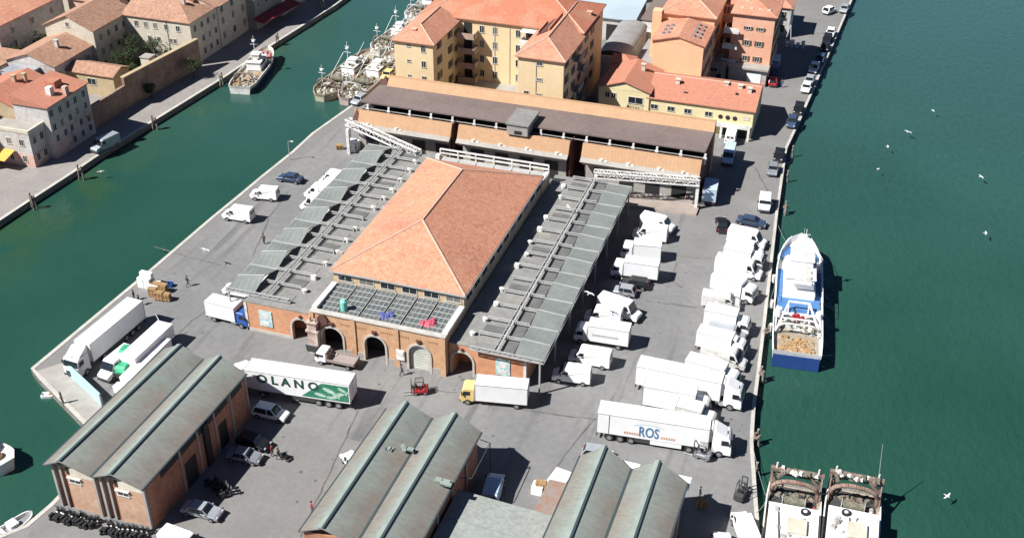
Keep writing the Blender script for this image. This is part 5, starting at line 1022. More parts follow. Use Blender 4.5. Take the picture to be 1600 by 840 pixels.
# --- lettering on the lorries
def text(s, size, m, parent, loc, rot, ext=.012, shear=0, name='lettering', bold=.0):
    c = bpy.data.curves.new('lettering', 'FONT'); c.body = s; c.size = size; c.extrude = ext; c.align_x = 'CENTER'; c.align_y = 'CENTER'; c.offset = bold; c.shear = shear; c.resolution_u = 3
    o = bpy.data.objects.new('tmp', c); col.objects.link(o); bpy.context.view_layer.update(); me = bpy.data.meshes.new_from_object(o.evaluated_get(bpy.context.evaluated_depsgraph_get())); bpy.data.objects.remove(o)
    me.materials.clear(); me.materials.append(m); o = add(name, me, parent, loc); o.rotation_euler = rot; return o
RB = mat('ros_blue', (.08, .20, .36), rough=.5); OR = mat('lettering_orange', (.62, .36, .24), rough=.5)
text('ROS', 2.1, RB, ros, (-1.75, -1.30, 2.15), (PI/2, 0, 0), bold=.03).scale = (.62, 1, 1)
for x0_, x1_ in ((-4.7, -3.2), (-.3, 1.5)):
    q = MB(); x = x0_
    while x < x1_: q.box(x, -1.295, 1.55, x+.2, -1.272, 1.9); x += .3
    q.build('small_orange_lettering', OR, ros)
q = MB()
for i in range(12):
    a0, a1 = PI*(.18+.64*i/12), PI*(.18+.64*(i+1)/12); q.bar((-1.75+2.1*math.cos(a0), -1.285, 2.5+.9*math.sin(a0)), (-1.75+2.1*math.cos(a1), -1.285, 2.5+.9*math.sin(a1)), .03, .05)
q.build('logo_arc', mat('pale_grey_blue', (.35, .48, .56), rough=.5), ros); MB().box(-6.55, -1.29, 1.2, -6.47, -1.272, 3.9).build('door_seam', CHASS, ros); MB().box(-4.5+3, -1.30, .5, 2.2, -1.2, 1.12).build('side_skirt', WHITE, ros)
q = MB(); x = -2.3
while x < 1.3: q.box(x, 1.105, 1.75, x+.22, 1.125, 2.05); x += .3
q.build('faint_slogan', mat('faint_grey_print', (.45, .44, .44), rough=.6), let)
# the OLANO side faces the camera: the lorry points to -x, so its +y side is seen
OG = mat('olano_green', (.02, .07, .05), rough=.5)
text('O L A N O', 1.75, OG, ol, (-.2, 1.30, 3.0), (PI/2, 0, PI), bold=.05)
q = MB().poly([(-8.1, 1.29, 1.3), (-8.1, 1.29, 3.7), (-4.7, 1.29, 3.7), (-1.9, 1.29, 1.3)]).poly([(-8.1, 1.275, 1.3), (-1.9, 1.275, 1.3), (-4.7, 1.275, 3.7), (-8.1, 1.275, 3.7)]); q.build('green_fish_print', GREEND, ol, recalc=False)
q = MB()
for cx, cz, rx, rz_, an in ((-5.6, 2.7, .9, .3, .4), (-6.8, 2.3, .8, .28, -.3), (-4.4, 1.9, .8, .25, .2), (-5.9, 1.7, .7, .22, -.2), (-7.3, 3.1, .6, .2, .5)):
    pts = [(cx+rx*math.cos(k*PI/6)*math.cos(an)-rz_*math.sin(k*PI/6)*math.sin(an), 1.297, cz+rx*math.cos(k*PI/6)*math.sin(an)+rz_*math.sin(k*PI/6)*math.cos(an)) for k in range(12)]; q.poly(pts)
    ex = cx-rx*math.cos(an); ez = cz-rx*math.sin(an); q.poly([(ex+.05, 1.297, ez), (ex-.35, 1.297, ez+.25), (ex-.35, 1.297, ez-.25)])
q.build('printed_fish', mat('pale_green_fish', (.45, .62, .52), rough=.6), ol, recalc=False)
q = MB().poly([(3.5, 1.285, 1.2), (8.0, 1.285, 1.2), (8.0, 1.285, 1.5)]); q.build('lower_stripe', OG, ol, recalc=False)

# ================================================================== BOATS
def hull(t, L, B, H, c, deckc, full=.55, rise=.4, dz=.8, stern=.88, band=None, rimm=None):
    n = 18; S = []
    for i in range(n+1):
        u = i/n; h = B/2*(1 if u < full else math.sqrt(max(0, 1-((u-full)/(1-full))**2.3)))*(stern+(1-stern)*math.sin(min(1, u/.16)*PI/2)); h = max(h, .04)
        S.append((-L/2+L*u, h, H*(1+rise*max(0, (u-.45)/.55)**2)))
    o = MB(); o.loft([[(x+.02*max(0, x), -h, z), (x, -h*.97, z*.62), (x-.03*max(0, x), -h*.9, 0), (x-.06*max(0, x), -h*.5, -.8), (x-.06*max(0, x), h*.5, -.8), (x-.03*max(0, x), h*.9, 0), (x, h*.97, z*.62), (x+.02*max(0, x), h, z)] for x, h, z in S], closed=False, cap=False)
    x, h, z = S[0]; o.poly([(x, -h, z), (x, -h*.97, z*.62), (x, -h*.9, 0), (x, -h*.5, -.8), (x, h*.5, -.8), (x, h*.9, 0), (x, h*.97, z*.62), (x, h, z)])
    if band:                                   # painted band along the lower side
        k = 0
        for a_ in range(n):
            for b_ in range(7):
                if b_ in (1, 5): o.m[k] = 1
                k += 1
    o.build('hull', [c, band or c], t, recalc=False)
    d = MB(); rg = []
    for x, h, z in S:
        w_ = min(.16, h*.5); rg.append([(x+.02*max(0, x), -h, z), (x+.02*max(0, x), -h+w_, z+.02), (x, -h+w_*1.2, z-dz), (x, h-w_*1.2, z-dz), (x+.02*max(0, x), h-w_, z+.02), (x+.02*max(0, x), h, z)])
    d.loft(rg, closed=False, cap=False)
    for k in range(len(d.f)): d.m[k] = 0 if k % 5 == 2 else 1
    x, h, z = S[0]; d.poly([(x, -h+.1, z-dz), (x, h-.1, z-dz), (x, h-.1, z+.02), (x, -h+.1, z+.02)], 1)
    d.build('deck', [deckc, rimm or c], t, recalc=False); return S
def cabin(t, x0, x1, w, z0, z1, m=WHITE2, wz=.55, name='wheelhouse', roofm=None):
    o = MB().hexa([(x0, -w, z0), (x1, -w, z0), (x1, w, z0), (x0, w, z0), (x0, -w*.94, z1), (x1-.2, -w*.9, z1), (x1-.2, w*.9, z1), (x0, w*.94, z1)]).build(name, m, t, bevel=.05)
    MB().box(x0-.2, -w*1.05, z1, x1+.05, w*1.05, z1+.1).build('cabin_roof', roofm or m, o)
    zz = z1-wz-.25; k = MB()
    k.box(x1-.14, -w*.8, zz, x1-.06, w*.8, zz+wz).box(x0+.4, -w-.0, zz, x1-.5, -w*.94, zz+wz).box(x0+.4, w*.94, zz, x1-.5, w, zz+wz); k.build('cabin_windows', GLASS, o); return o
def mast(t, x, z0, h, cross=1.2, y=0):
    m = MB().cyl((x, y, z0), (x, y, z0+h), .08, .04, 6)
    for q in (.55, .8): m.bar((x, y-cross*(1.2-q), z0+h*q), (x, y+cross*(1.2-q), z0+h*q), .06)
    m.build('mast', WHITE, t); MB().cyl((x, y, z0+h*.7), (x, y, z0+h*.7+.25), .35, .3, 10).build('radar', WHITE, t)
def gantry(t, x, w, z0, h, m=RUST, lean=.0, arch=True):
    g = MB(); pts = []
    for i in range(13):
        a_ = PI*i/12; pts.append((x+lean*math.sin(a_), -w*math.cos(a_), z0+h*min(1, (math.sin(a_)*1.25)**.6) if arch else z0+h*(1 if 0 < i < 12 else 0)))
    for p, q in zip(pts, pts[1:]): g.cyl(p, q, .16, .16, 7)
    g.build('stern_gantry', m, t)
def junk(t, x0, x1, w, z, n, mats_, name='net_pile', seed=1, s=.5):
    rs = random.Random(seed); mb = MB()
    for _ in range(n):
        x, y = rs.uniform(x0, x1), rs.uniform(-w, w); a_, b_, c_ = rs.uniform(.2, s), rs.uniform(.2, s), rs.uniform(.1, .45)
        an = rs.uniform(0, PI); ca, sa = math.cos(an), math.sin(an); q = [(x+ca*i*a_-sa*j*b_, y+sa*i*a_+ca*j*b_) for i, j in ((-1, -1), (1, -1), (1, 1), (-1, 1))]
        mb.hexa([(*p, z) for p in q]+[(p[0]*.0+x+(p[0]-x)*.6, y+(p[1]-y)*.6, z+c_) for p in q], rs.randrange(len(mats_)))
    return mb.build(name, mats_, t)
def boat(name, label, px, heading, cat='fishing boat', group=None):
    return thing(name, label, cat, (px[0], px[1], -1.0), heading, group)
def reel(t, x, y, z, w=1.1, r=.45, m=NET):
    MB().cyl((x, y-w, z+r+.1), (x, y+w, z+r+.1), r, r, 12).build('net_drum', m, t); MB().cyl((x, y-w-.06, z+r+.1), (x, y-w, z+r+.1), r*1.3, r*1.3, 12).cyl((x, y+w, z+r+.1), (x, y+w+.06, z+r+.1), r*1.3, r*1.3, 12).build('drum_flange', STEEL, t)
# big blue and white ship
t = boat('fishing_ship', 'large blue and white fishing ship moored alone in open water off the right quay', (-3.15, 141.3), math.radians(95.4), 'ship'); t.scale = (.845, .9, .93)
hull(t, 35, 7.4, 2.9, WHITE, WHITE2, full=.62, rise=.35, dz=.9, stern=.95, band=NAVY, rimm=WHITE)
MB().box(-17.62, -3.35, .05, -17.5, 3.35, 2.2).build('blue_transom', mat('deep_blue_paint', (.02, .06, .22), rough=.5), t)
MB().box(-17.0, -3.1, 2.0, -9.0, 3.1, 2.12).build('work_deck', DECK, t)
junk(t, -16.6, -12.6, 2.4, 2.1, 90, [mat('tan_rope_net', (.40, .31, .19), (.27, .20, .12), rough=.9, scale=2, fine=(4, .3)), WOOD], 'tan_net_heap', 5, .55)
gantry(t, -11.6, 3.1, 2.1, 2.2, WHITE2, -.6); 
junk(t, -11, -6.6, 2.6, 2.1, 70, [NET, STEEL, CHASS, WHITE2], 'deck_gear', 6, .5)
for x, y in ((-7.2, -.7), (-7.0, .6), (-6.7, 0), (-7.7, .1)): MB().cyl((x, y, 2.4), (x, y, 2.8), .34, .28, 10).build('red_float', REDP, t)
fr = MB()
for s in (-1, 1): fr.bar((-5.2, s*1.5, 4.0), (-12, s*3.2, 2.9), .22).bar((-5.2, s*1.5, 2.0), (-5.2, s*1.5, 4.0), .2).bar((-5.2, s*3.2, 3.0), (-12, s*3.3, 2.6), .16)
fr.bar((-5.2, -1.6, 4.0), (-5.2, 1.6, 4.0), .25).bar((-9.2, -2.5, 3.4), (-9.2, 2.5, 3.4), .18); fr.build('a_frame', WHITE, t)
for s in (-1, 1): MB().cyl((-7.5, s*3.0, 2.6), (-7.5, s*3.0, 4.0), .55, .5, 12).build('white_tank', WHITE, t)
MB().box(-5.0, -3.2, 1.9, -1.6, 3.2, 2.6).build('blue_mid_deck', BLUEDECK, t)
MB().box(-1.8, -2.45, 2.0, 10.2, 2.45, 3.5).build('deckhouse', WHITE, t, bevel=.1); cabin(t, -.4, 6.6, 2.2, 3.5, 5.4, WHITE, .6)
for s in (-1, 1):
    MB().box(-1.8, s*2.5 if s > 0 else -3.4, 2.05, 8.6, 3.4 if s > 0 else -2.5, 2.25).build('blue_side_deck', BLUEDECK, t)
cabin(t, 3.0, 7.6, 1.8, 5.5, 6.7, WHITE, .5, 'bridge'); MB().box(-1.6, -1.6, 5.0, -.2, 1.6, 5.2).build('aft_awning', WHITE2, t)
MB().prof([(9.5, 2.0), (9.5, 3.2), (13.0, 3.1), (13.6, 2.6), (13.6, 2.0)], 1.6).build('foredeck_house', WHITE, t, bevel=.1)
for q_ in (-1, 1): MB().prism([(10.6, q_*1.7), (13.6, q_*1.0), (13.8, q_*1.9), (10.8, q_*2.9)][::q_], 2.6, 3.35).build('blue_bow_patch', BLUEDECK, t)
cr_ = MB()
for x_ in (-.6, 1.2, 3.0): cr_.box(x_, -1.5, 5.52, x_+.9, -.7, 5.8)
cr_.build('roof_hatches', CREAM, t); MB().box(8.2, -1.6, 3.5, 9.4, 1.6, 4.1).build('life_raft_rack', STEEL, t); MB().bar((7.0, -2.2, 5.5), (-.3, -2.2, 5.5), .07).build('roof_rail', STEEL, t); MB().bar((7.0, 2.2, 5.5), (-.3, 2.2, 5.5), .07).build('roof_rail', STEEL, t)
junk(t, 10, 14.8, 1.3, 3.0, 14, [BLUEDECK, WHITE2, STEEL], 'bow_gear', 8, .5); mast(t, 4.6, 7.0, 4.5, 1.6)
MB().cyl((14.6, -.3, 3), (14.9, -.3, 6.4), .05, .03, 5).build('bow_pole', STEEL, t); MB().cyl((11.4, 1.2, 3), (11.4, 1.2, 6.6), .04, .03, 5).cyl((11.8, -1.5, 3), (11.8, -1.5, 5.6), .04, .03, 5).build('antenna', STEEL, t)
rl = MB()
for s in (-1, 1):
    for k in range(9): rl.bar((-4+k*1.7, s*3.55, 2.9), (-4+k*1.7, s*3.55, 3.8), .06)
    rl.bar((-4, s*3.55, 3.8), (9.6, s*3.55, 3.8), .06); rl.bar((9.6, s*3.5, 3.85), (15.5, s*1.6, 4.4), .06)
rl.build('railing', WHITE, t)
for x in (-9, -2, 6): MB().cyl((x, 3.85, .6), (x, 3.85, 1.9), .3, .3, 10).build('fender', WHITE2, t)
# two trawlers with rusty stern gantries at the bottom
for i, (cx, lb_) in enumerate(((1.4, 'left of two moored trawlers with rusty arched stern gantries'), (7.45, 'right of two moored trawlers, rusty gantry and a tall pale pole'))):
    t = boat('trawler', lb_, (cx, 91.4+1.4*i), math.radians(-87-2*i), group='trawlers moored at the lower right')
    hull(t, 22, 6.1, 1.9, WHITE2, DECK, full=.6, rise=.4, dz=.7, stern=.92)
    MB().box(-10.7, -2.5, 1.22, -5.5, 2.5, 1.27).build('dark_stern_deck', CHASS, t)  # darker sheet laid over the stern end of the deck
    g = MB(); w_ = 2.75; zt = 3.9
    for s in (-1, 1): g.bar((-10.6, s*w_, 1.2), (-10.6, s*w_, zt), .3).bar((-10.6, s*w_, zt), (-8.2, s*w_, 1.6), .14)
    g.bar((-10.6, -w_-.2, zt), (-10.6, w_+.2, zt), .55, .35).bar((-10.6, -w_, zt-.7), (-10.6, w_, zt-.7), .16)
    for s in (-1, 1): g.bar((-10.6, s*w_, zt-1.9), (-10.6, s*1.3, zt-.2), .36)
    g.build('stern_gantry', RUST, t)
    ar = MB(); pts = [(-9.3+.6*math.sin(PI*k/10), -2.6*math.cos(PI*k/10), 1.3+2.7*math.sin(PI*k/10)**.6) for k in range(11)]
    ar.tube(pts, .26, 8); ar.build('arched_frame', mat('rusty_beige', (.33, .24, .19), (.16, .08, .06), rough=.85, scale=1.4), t)
    junk(t, -10.3, -9.0, 2.3, 1.3, 26, [NET, RUST, CHASS], 'net_pile', 20+i, .4); junk(t, -10.6, -9.9, 2.4, zt+.1, 18, [RUST, NET, WHITE2], 'gantry_gear', 30+i, .28)
    reel(t, -7.9, 0, 1.3, 1.2, .5); MB().hexa([(-6.6, -1.9, 1.3), (-5.5, -1.9, 1.3), (-5.5, 1.9-2.4*i, 1.3), (-6.6, 1.9-2.4*i, 1.3), (-6.2, -1.8, 2.6), (-5.5, -1.8, 3.2), (-5.5, 1.8-2.4*i, 3.1), (-6.1, 1.7-2.4*i, 2.5)]).build('pale_blue_cover', mat('pale_blue_cloth', (.38, .50, .68), rough=.8), t)
    junk(t, -8.8, -7.0, 2.3, 1.35, 14, [STEEL, CHASS, NET, mat('red_gear', (.35, .05, .05)), WHITE2], 'deck_gear', 24+i, .35)
    cabin(t, -5.4, 3.0, 2.55, 1.3, 3.3, WHITE2, .5, 'deckhouse', WHITE); 
    MB().cyl((-4.8, 1.2-2*i, 3.42), (-4.8, 1.2-2*i, 3.62), .5, .5, 14).build('tyre_fender', RUBBER, t); MB().cyl((-4.8, 1.2-2*i, 3.62), (-4.8, 1.2-2*i, 3.66), .22, .22, 10).build('tyre_hub', WHITE, t)
    junk(t, -4.6, 1.5, 2.1, 3.4, 12, [WHITE2, WHITE2, CONC, STEEL], 'roof_gear', 27+i, .4); MB().bar((-4.2, -1.6+1.2*i, 3.45), (1.2, -1.2+1.2*i, 3.5), .12).build('roof_pipe', CHASS, t); MB().box(-3.4, -.6, 3.4, -1.2, 1.5, 3.75).build('roof_locker', CREAM, t, bevel=.05)
    for s in (-1, 1): MB().cyl((-10.6, s*2.3, zt+.1), (-10.6, s*2.3, zt+.9), .12, .1, 6).build('gantry_lamp', WHITE2, t)
    if i: MB().cyl((-10.4, 2.3, zt), (-11.8, 2.0, zt+4.2), .06, .04, 6).build('pale_pole', ROPE, t)
# boats moored on the canal side of the point
def trawler2(label, x, y, hd, L, B, c, seed, cab=WHITE, dk=DECK):
    t = boat('fishing_boat', label, (x, y), math.radians(hd), group='fishing boats moored beside the yellow block'); rs = random.Random(seed)
    hull(t, L, B, 1.6, c, dk, full=.5, rise=.6, dz=.6, stern=.35)
    cabin(t, L*.02, L*.2, B*.25, 1.0, 2.5, cab, .35); cabin(t, L*.1, L*.17, B*.15, 2.6, 3.4, cab, .35, 'bridge')
    gantry(t, -L*.36, B*.36, 1.0, 2.5, RUST if seed % 2 else STEEL, -.3); junk(t, -L*.44, L*.0, B*.36, 1.1, 170, [NET, WHITE2, RUST, STEEL, DECK, NET, OLIVE], 'nets_and_gear', seed, .45); junk(t, L*.03, L*.2, B*.24, 2.55, 26, [WHITE2, STEEL, NET], 'cabin_top_gear', seed+3, .35)
    for s_ in (-1, 1): junk(t, -L*.02, L*.22, .01, 1.0, 1, [NET], 'side_net', seed, .3); MB().box(L*.02, s_*B*.3, 1.0, L*.2, s_*B*.42 if s_ > 0 else s_*B*.3+.01, 1.5).build('side_locker', [STEEL, NET][seed % 2], t)
    junk(t, L*.24, L*.38, B*.2, 1.7, 24, [WHITE2, STEEL, NET], 'bow_gear', seed+1, .4); reel(t, -L*.18, 0, 1.4, B*.25, .5)
    mast(t, L*.04, 2.8, 5.0, 1.2); mast(t, -L*.34, 2.4, 3.6, 1.2, B*.2)
    MB().bar((-L*.3, 0, 3.2), (L*.0, .4, 5.8), .08).bar((L*.2, 0, 3.2), (L*.36, .0, 5.0), .07).build('boom', WHITE2, t); return t
trawler2('cluttered fishing boat on the outer side of the moored pair, rounded wooden stern nearest', -98.6, 195, 88, 23, 5.8, mat('weathered_wood_hull', (.30, .25, .17), (.40, .36, .27), rough=.8, scale=.8), 41)
t = trawler2('white fishing boat with teal deck and reddish hull side against the quay', -93.4, 195.5, 88, 24, 5.6, mat('pinkish_hull', (.48, .38, .35), (.38, .30, .28), rough=.7, scale=.6), 42)
MB().box(1, -1.9, 1.25, 4.6, 1.9, 1.4).build('teal_deck_patch', mat('teal_deck', (.20, .48, .55), rough=.6), t)
trawler2('grey-white fishing boat farther up the canal behind the moored pair', -97.6, 217.5, 86, 18, 5.2, WHITE2, 43)
trawler2('fishing boat nearest the corner of the yellow block, mostly behind it', -93.6, 216.5, 88, 17, 4.8, OLDW, 44)
trawler2('white fishing boat at the far end of the canal moorings', -98.6, 238, 88, 18, 5, WHITE, 46)
# boat on the left bank
t = boat('fishing_boat', 'white fishing boat with red bow deck moored against the left bank', (-117.2, 191.0), math.radians(101)); hull(t, 19, 5.4, 1.7, WHITE2, DECK, full=.5, rise=.6, dz=.6, stern=.8, band=NAVY)
cabin(t, -.5, 4.0, 1.5, 1.2, 2.9, WHITE, .4); cabin(t, 1.0, 2.8, .9, 3.0, 4.0, WHITE2, .4, 'bridge'); junk(t, -.5, 5, 1.4, 2.95, 20, [WHITE2, STEEL, NET], 'cabin_top_gear', 15, .35); mast(t, 1.2, 4.0, 4.0, 1.2); gantry(t, -6.8, 2.0, 1.1, 2.2, RUST); junk(t, -8.4, -1.5, 1.8, 1.1, 60, [DECK, NET, WOOD, STEEL], 'nets_and_gear', 12, .45)
MB().prism([(5.2, -1.7), (7.6, -1.0), (8.6, 0), (7.6, 1.0), (5.2, 1.7)], 1.85, 2.0).build('red_foredeck', mat('faded_red_deck', (.52, .16, .16), rough=.7), t)
t = boat('white_boat', 'white round-bowed boat cut off by the left edge near the bottom', (-93.0, 76.8), math.radians(8), 'boat'); hull(t, 14, 5.6, 1.5, WHITE, WHITE2, full=.5, rise=.25, dz=.35, stern=.9)
cabin(t, -4, 3.6, 2.0, 1.2, 2.6, WHITE, .45); MB().cyl((4.6, 0, 1.5), (4.6, 0, 2.0), .9, .7, 12).build('bow_seat', WOOD, t)
t = boat('small_boat', 'small white motorboat tied at the lower left quay corner', tuple(G(22, 822, -.6))[:2], math.radians(70), 'boat'); hull(t, 4.6, 1.8, .7, WHITE2, GREYP, dz=.4)
MB().box(-.6, -.6, .3, .4, .6, 1.1).build('console', WHITE, t); MB().box(-2.3, -.2, .3, -1.9, .2, 1.1).build('outboard_motor', CHASS, t); MB().box(-1.6, -.75, .35, -1.1, .75, .6).build('seat', WHITE2, t)
t = boat('small_boat', 'tiny white dinghy floating by the pier end', tuple(G(78, 619, -1))[:2], math.radians(20), 'boat'); hull(t, 2.0, .95, .4, WHITE, WHITE2, dz=.25); MB().box(-.2, -.4, .22, .1, .4, .3).build('seat', WOOD, t)

# ================================================================== MOORING POSTS
def dolphin(px, py, n, label, group, h=3.2, lean=.12):
    p = G(px, py, -1.0); t = thing('mooring_post', label, 'mooring post', (p.x, p.y, -1.0), random.random()*3, group)
    for k in range(n):
        a_ = 2*PI*k/n+.4; r = .28 if n > 1 else 0; MB().cyl((math.cos(a_)*(r+lean*3), math.sin(a_)*(r+lean*3), -3), (math.cos(a_)*r, math.sin(a_)*r, h-.3*k), .17, .15, 8).build('timber_pile', POST, t)
    MB().cyl((0, 0, h-1.0), (0, 0, h-.8), .46 if n > 1 else .2, .46 if n > 1 else .2, 8).build('binding', RUST, t)
GP = 'timber mooring posts along the quays'
for x, y, n, lb_ in ((54, 326, 3, 'three-pile mooring post lowest on the left bank'), (128, 281, 2, 'mooring post second from the bottom on the left bank, beside a hovering gull'), (243, 203, 2, 'mooring post on the left bank below the brick garden wall'), (347, 135, 2, 'mooring post at the stern of the left bank boat'), (434, 72, 2, 'mooring post just past the bow of the left bank boat'), (505, 20, 2, 'highest mooring post on the left bank'),
    (1237, 246, 1, 'post at the kink of the right quay'), (1229, 285, 1, 'lower post just below the kink of the right quay'), (1226, 335, 2, 'mooring post above the bow of the blue and white ship'), (1196, 530, 2, 'mooring post level with the stern of the blue and white ship'), (1189, 596, 2, 'mooring post below the blue and white ship'), (1181, 695, 3, 'thick mooring post beside the front of the ROS lorry'), (1180, 745, 1, 'post by the rope of the left trawler'), (100, 640, 1, 'short post at the pier end corner')):
    random.seed(int(x)); dolphin(x, y, n, lb_, GP, 2.9 if x < 600 else 2.3)
def rope(a, b, label, sag=.5):
    p = [a.lerp(b, i/8)-Vector((0, 0, sag*4*(i/8)*(1-i/8))) for i in range(9)]; tag(MB().tube(p, .035, 5).build('mooring_rope', ROPE), label, 'rope', 'mooring ropes')
rope(G(1177, 700, .1), G(1203, 790, 1.2), 'green mooring rope from the quay to the left trawler stern'); rope(G(1182, 800, .1), G(1205, 768, 1.5), 'short rope crossing to the left trawler gantry'); rope(G(1216, 352, .1), G(1236, 385, 1.6), 'rope from the quay to the bow of the blue and white ship'); rope(G(1200, 480, .1), G(1212, 440, 1.5), 'rope from the quay to the middle of the blue and white ship')

# ================================================================== GULLS
def gull_mesh():
    b = MB(); rings = []
    for x, r in ((-.30, .015), (-.2, .05), (-.05, .085), (.1, .08), (.2, .05), (.24, .05), (.29, .035), (.33, .01)): rings.append([(x, r*math.cos(a*PI/4), r*.9*math.sin(a*PI/4)) for a in range(8)])
    b.loft(rings)
    b.poly([(-.27, -.03, .0), (-.27, .03, .0), (-.42, .09, 0), (-.42, -.09, 0)])
    for s in (-1, 1):
        q = [(.12, s*.06, .03), (.15, s*.32, .10), (.05, s*.62, .05), (-.08, s*.72, .02), (-.05, s*.35, .08), (-.10, s*.06, .03)]; b.poly(q); b.poly([(x, y, z-.02) for x, y, z in reversed(q)])
    b.build; return b.mesh('gull', [mat('gull_feathers', (.72, .72, .71), rough=.7)])
GM = gull_mesh(); beak = MB().cyl((.32, 0, 0), (.38, 0, -.01), .018, .005, 6).mesh('beak', YAWN)
for px, py, z, a_, s_, lb_ in ((1458, 173, 4, 20, 1.0, 'gull flying highest over the right-hand water'), (1419, 206, 5, 60, 1.3, 'gull flying second highest over the right-hand water'), (1387, 229, 3, 5, 1.0, 'gull low over the water below the pair'), (1372, 264, 3, -20, .8, 'small gull above the bow of the big ship to its right'), (1533, 276, 5, 30, 1.2, 'gull far right in the upper half of the open water'), (1540, 364, 5, 0, 1.1, 'gull far right, level with the bow of the big ship'), (1480, 774, 6, -30, 1.15, 'gull over the water right of the trawlers'), (157, 268, 4, -50, 1.1, 'gull gliding beside the left bank mooring post'),
    (321, 390, 3, 80, 1.3, 'gull over the canal quay left of the hall, with its shadow beside it'), (921, 458, 6.5, 70, 1.35, 'gull hovering over the dark edge of the right canopy'), (888, 323, 6.8, 40, 1.1, 'white gull over the upper fans of the right canopy'), (543, 18+100, 6, 20, .9, 'gull above the moored canal boats')):
    z = .4 if px > 1300 or px < 200 else z; p = G(px, py, z); t = thing('gull', lb_, 'bird', tuple(p), math.radians(a_), 'gulls over the harbour'); o = add('feathered_body', GM, t); o.scale = (s_*.85,)*3; add('beak', beak, o)

# ================================================================== PEOPLE
def person(label, px, py, pose, shirt, trousers, face=0, group='people at work in the yard'):
    p = G(px, py, 0); sw = {'walk': .32, 'stand': .07, 'bend': .1}[pose]; bend = .45 if pose == 'bend' else 0
    J = [(0, 0, .94), (bend*.35, 0, 1.18), (bend*.9, 0, 1.42-bend*.25), (bend*1.1, 0, 1.52-bend*.3), (bend*1.25+.02, 0, 1.68-bend*.42)]
    Rr = [.15, .14, .17, .065, .115]; Ed = [(0, 1), (1, 2), (2, 3), (3, 4)]
    def ch(root, pts, rad):
        pr = root
        for q, r in zip(pts, rad): J.append(q); Rr.append(r); Ed.append((pr, len(J)-1)); pr = len(J)-1
    for s in (-1, 1):
        d = sw*s; ch(0, [(.0, s*.1, .88), (d*.45, s*.11, .5), (d*.9-.04, s*.11, .09), (d*.9+.12, s*.12, .04)], [.1, .075, .05, .045])
        sx = J[2][0]; sz = J[2][2]; ch(2, [(sx, s*.2, sz), (sx-d*.35+bend*.25, s*.25, sz-.28), (sx-d*.5+.1+bend*.35, s*.24, sz-.52), (sx-d*.5+.13+bend*.4, s*.24, sz-.62)], [.065, .05, .04, .045])
    me = bpy.data.meshes.new('p'); me.from_pydata(J, Ed, []); o = bpy.data.objects.new('tmp', me); col.objects.link(o)
    md = o.modifiers.new('s', 'SKIN'); ss = o.modifiers.new('u', 'SUBSURF'); ss.levels = 1; ss.render_levels = 1
    for i, v in enumerate(me.skin_vertices[0].data): v.radius = (Rr[i], Rr[i]*(1.25 if i == 2 else 1))
    me.skin_vertices[0].data[0].use_root = True; bpy.context.view_layer.update()
    m2 = bpy.data.meshes.new_from_object(o.evaluated_get(bpy.context.evaluated_depsgraph_get())); bpy.data.objects.remove(o)
    m2.materials.clear()
    for m in (trousers, shirt, SKIN): m2.materials.append(m)
    hx, hz = J[4][0], J[4][2]; nz = J[3][2]
    for f in m2.polygons:
        c = f.center; f.use_smooth = True
        f.material_index = 2 if (c-Vector((hx, 0, hz))).length < .19 or (abs(c.y) > .2 and c.z < nz-.55 and c.z > .7) else (0 if c.z < .95 and abs(c.y) < .2 else (1 if c.z > .7 else 0))
    b = bpy.data.objects.new('person', m2); col.objects.link(b); b.location = (p.x, p.y, .01); b.rotation_euler = (0, 0, math.radians(face)); RM[b.name] = Matrix.Identity(4); tag(b, label, 'person', group)
    hr = MB(); hr.loft([[(hx-.02+.125*math.cos(a*PI/4)*k, .115*math.sin(a*PI/4)*k, hz+dz) for a in range(8)] for k, dz in ((1.0, .0), (1.02, .06), (.7, .12), (.2, .145))]); hr.build('hair', HAIR, b)
for a_ in (('person in dark clothes walking alone near the crates on the canal quay', 294, 447, 'walk', CL[0], CL[4], 60), ('person in black standing behind the crates and the long lorry', 210, 469, 'stand', CL[4], CL[4], 10), ('person in dark blue by the rear of the long lorry', 218, 477, 'walk', CL[0], CL[0], 0),
    ('person walking between the flatbed truck and the red forklift', 628, 586, 'walk', CL[4], CL[0], 30), ('person bending at the red forklift', 645, 612, 'bend', CL[4], CL[4], -20), ('person in black standing by the canal canopy near the gull', 413, 381, 'stand', CL[4], CL[0], 90),
    ('person in dark jacket by the lower warehouse wall shadow', 426, 712, 'stand', CL[1], CL[4], 0), ('person in black leading a small trolley across the lower yard', 436, 718, 'walk', CL[4], CL[4], -10), ('person in red and black beside the central copper roof', 488, 801, 'stand', CL[1], CL[4], 45),
    ('person at the pickets near the right warehouse corner', 1093, 778, 'stand', CL[2], CL[0], 20), ('person on the street beside the red car', 1221, 137, 'walk', CL[4], CL[3], 80), ('person by the white container at the lattice beam post', 556, 240, 'stand', CL[4], CL[4], 0)):
    person(*a_)

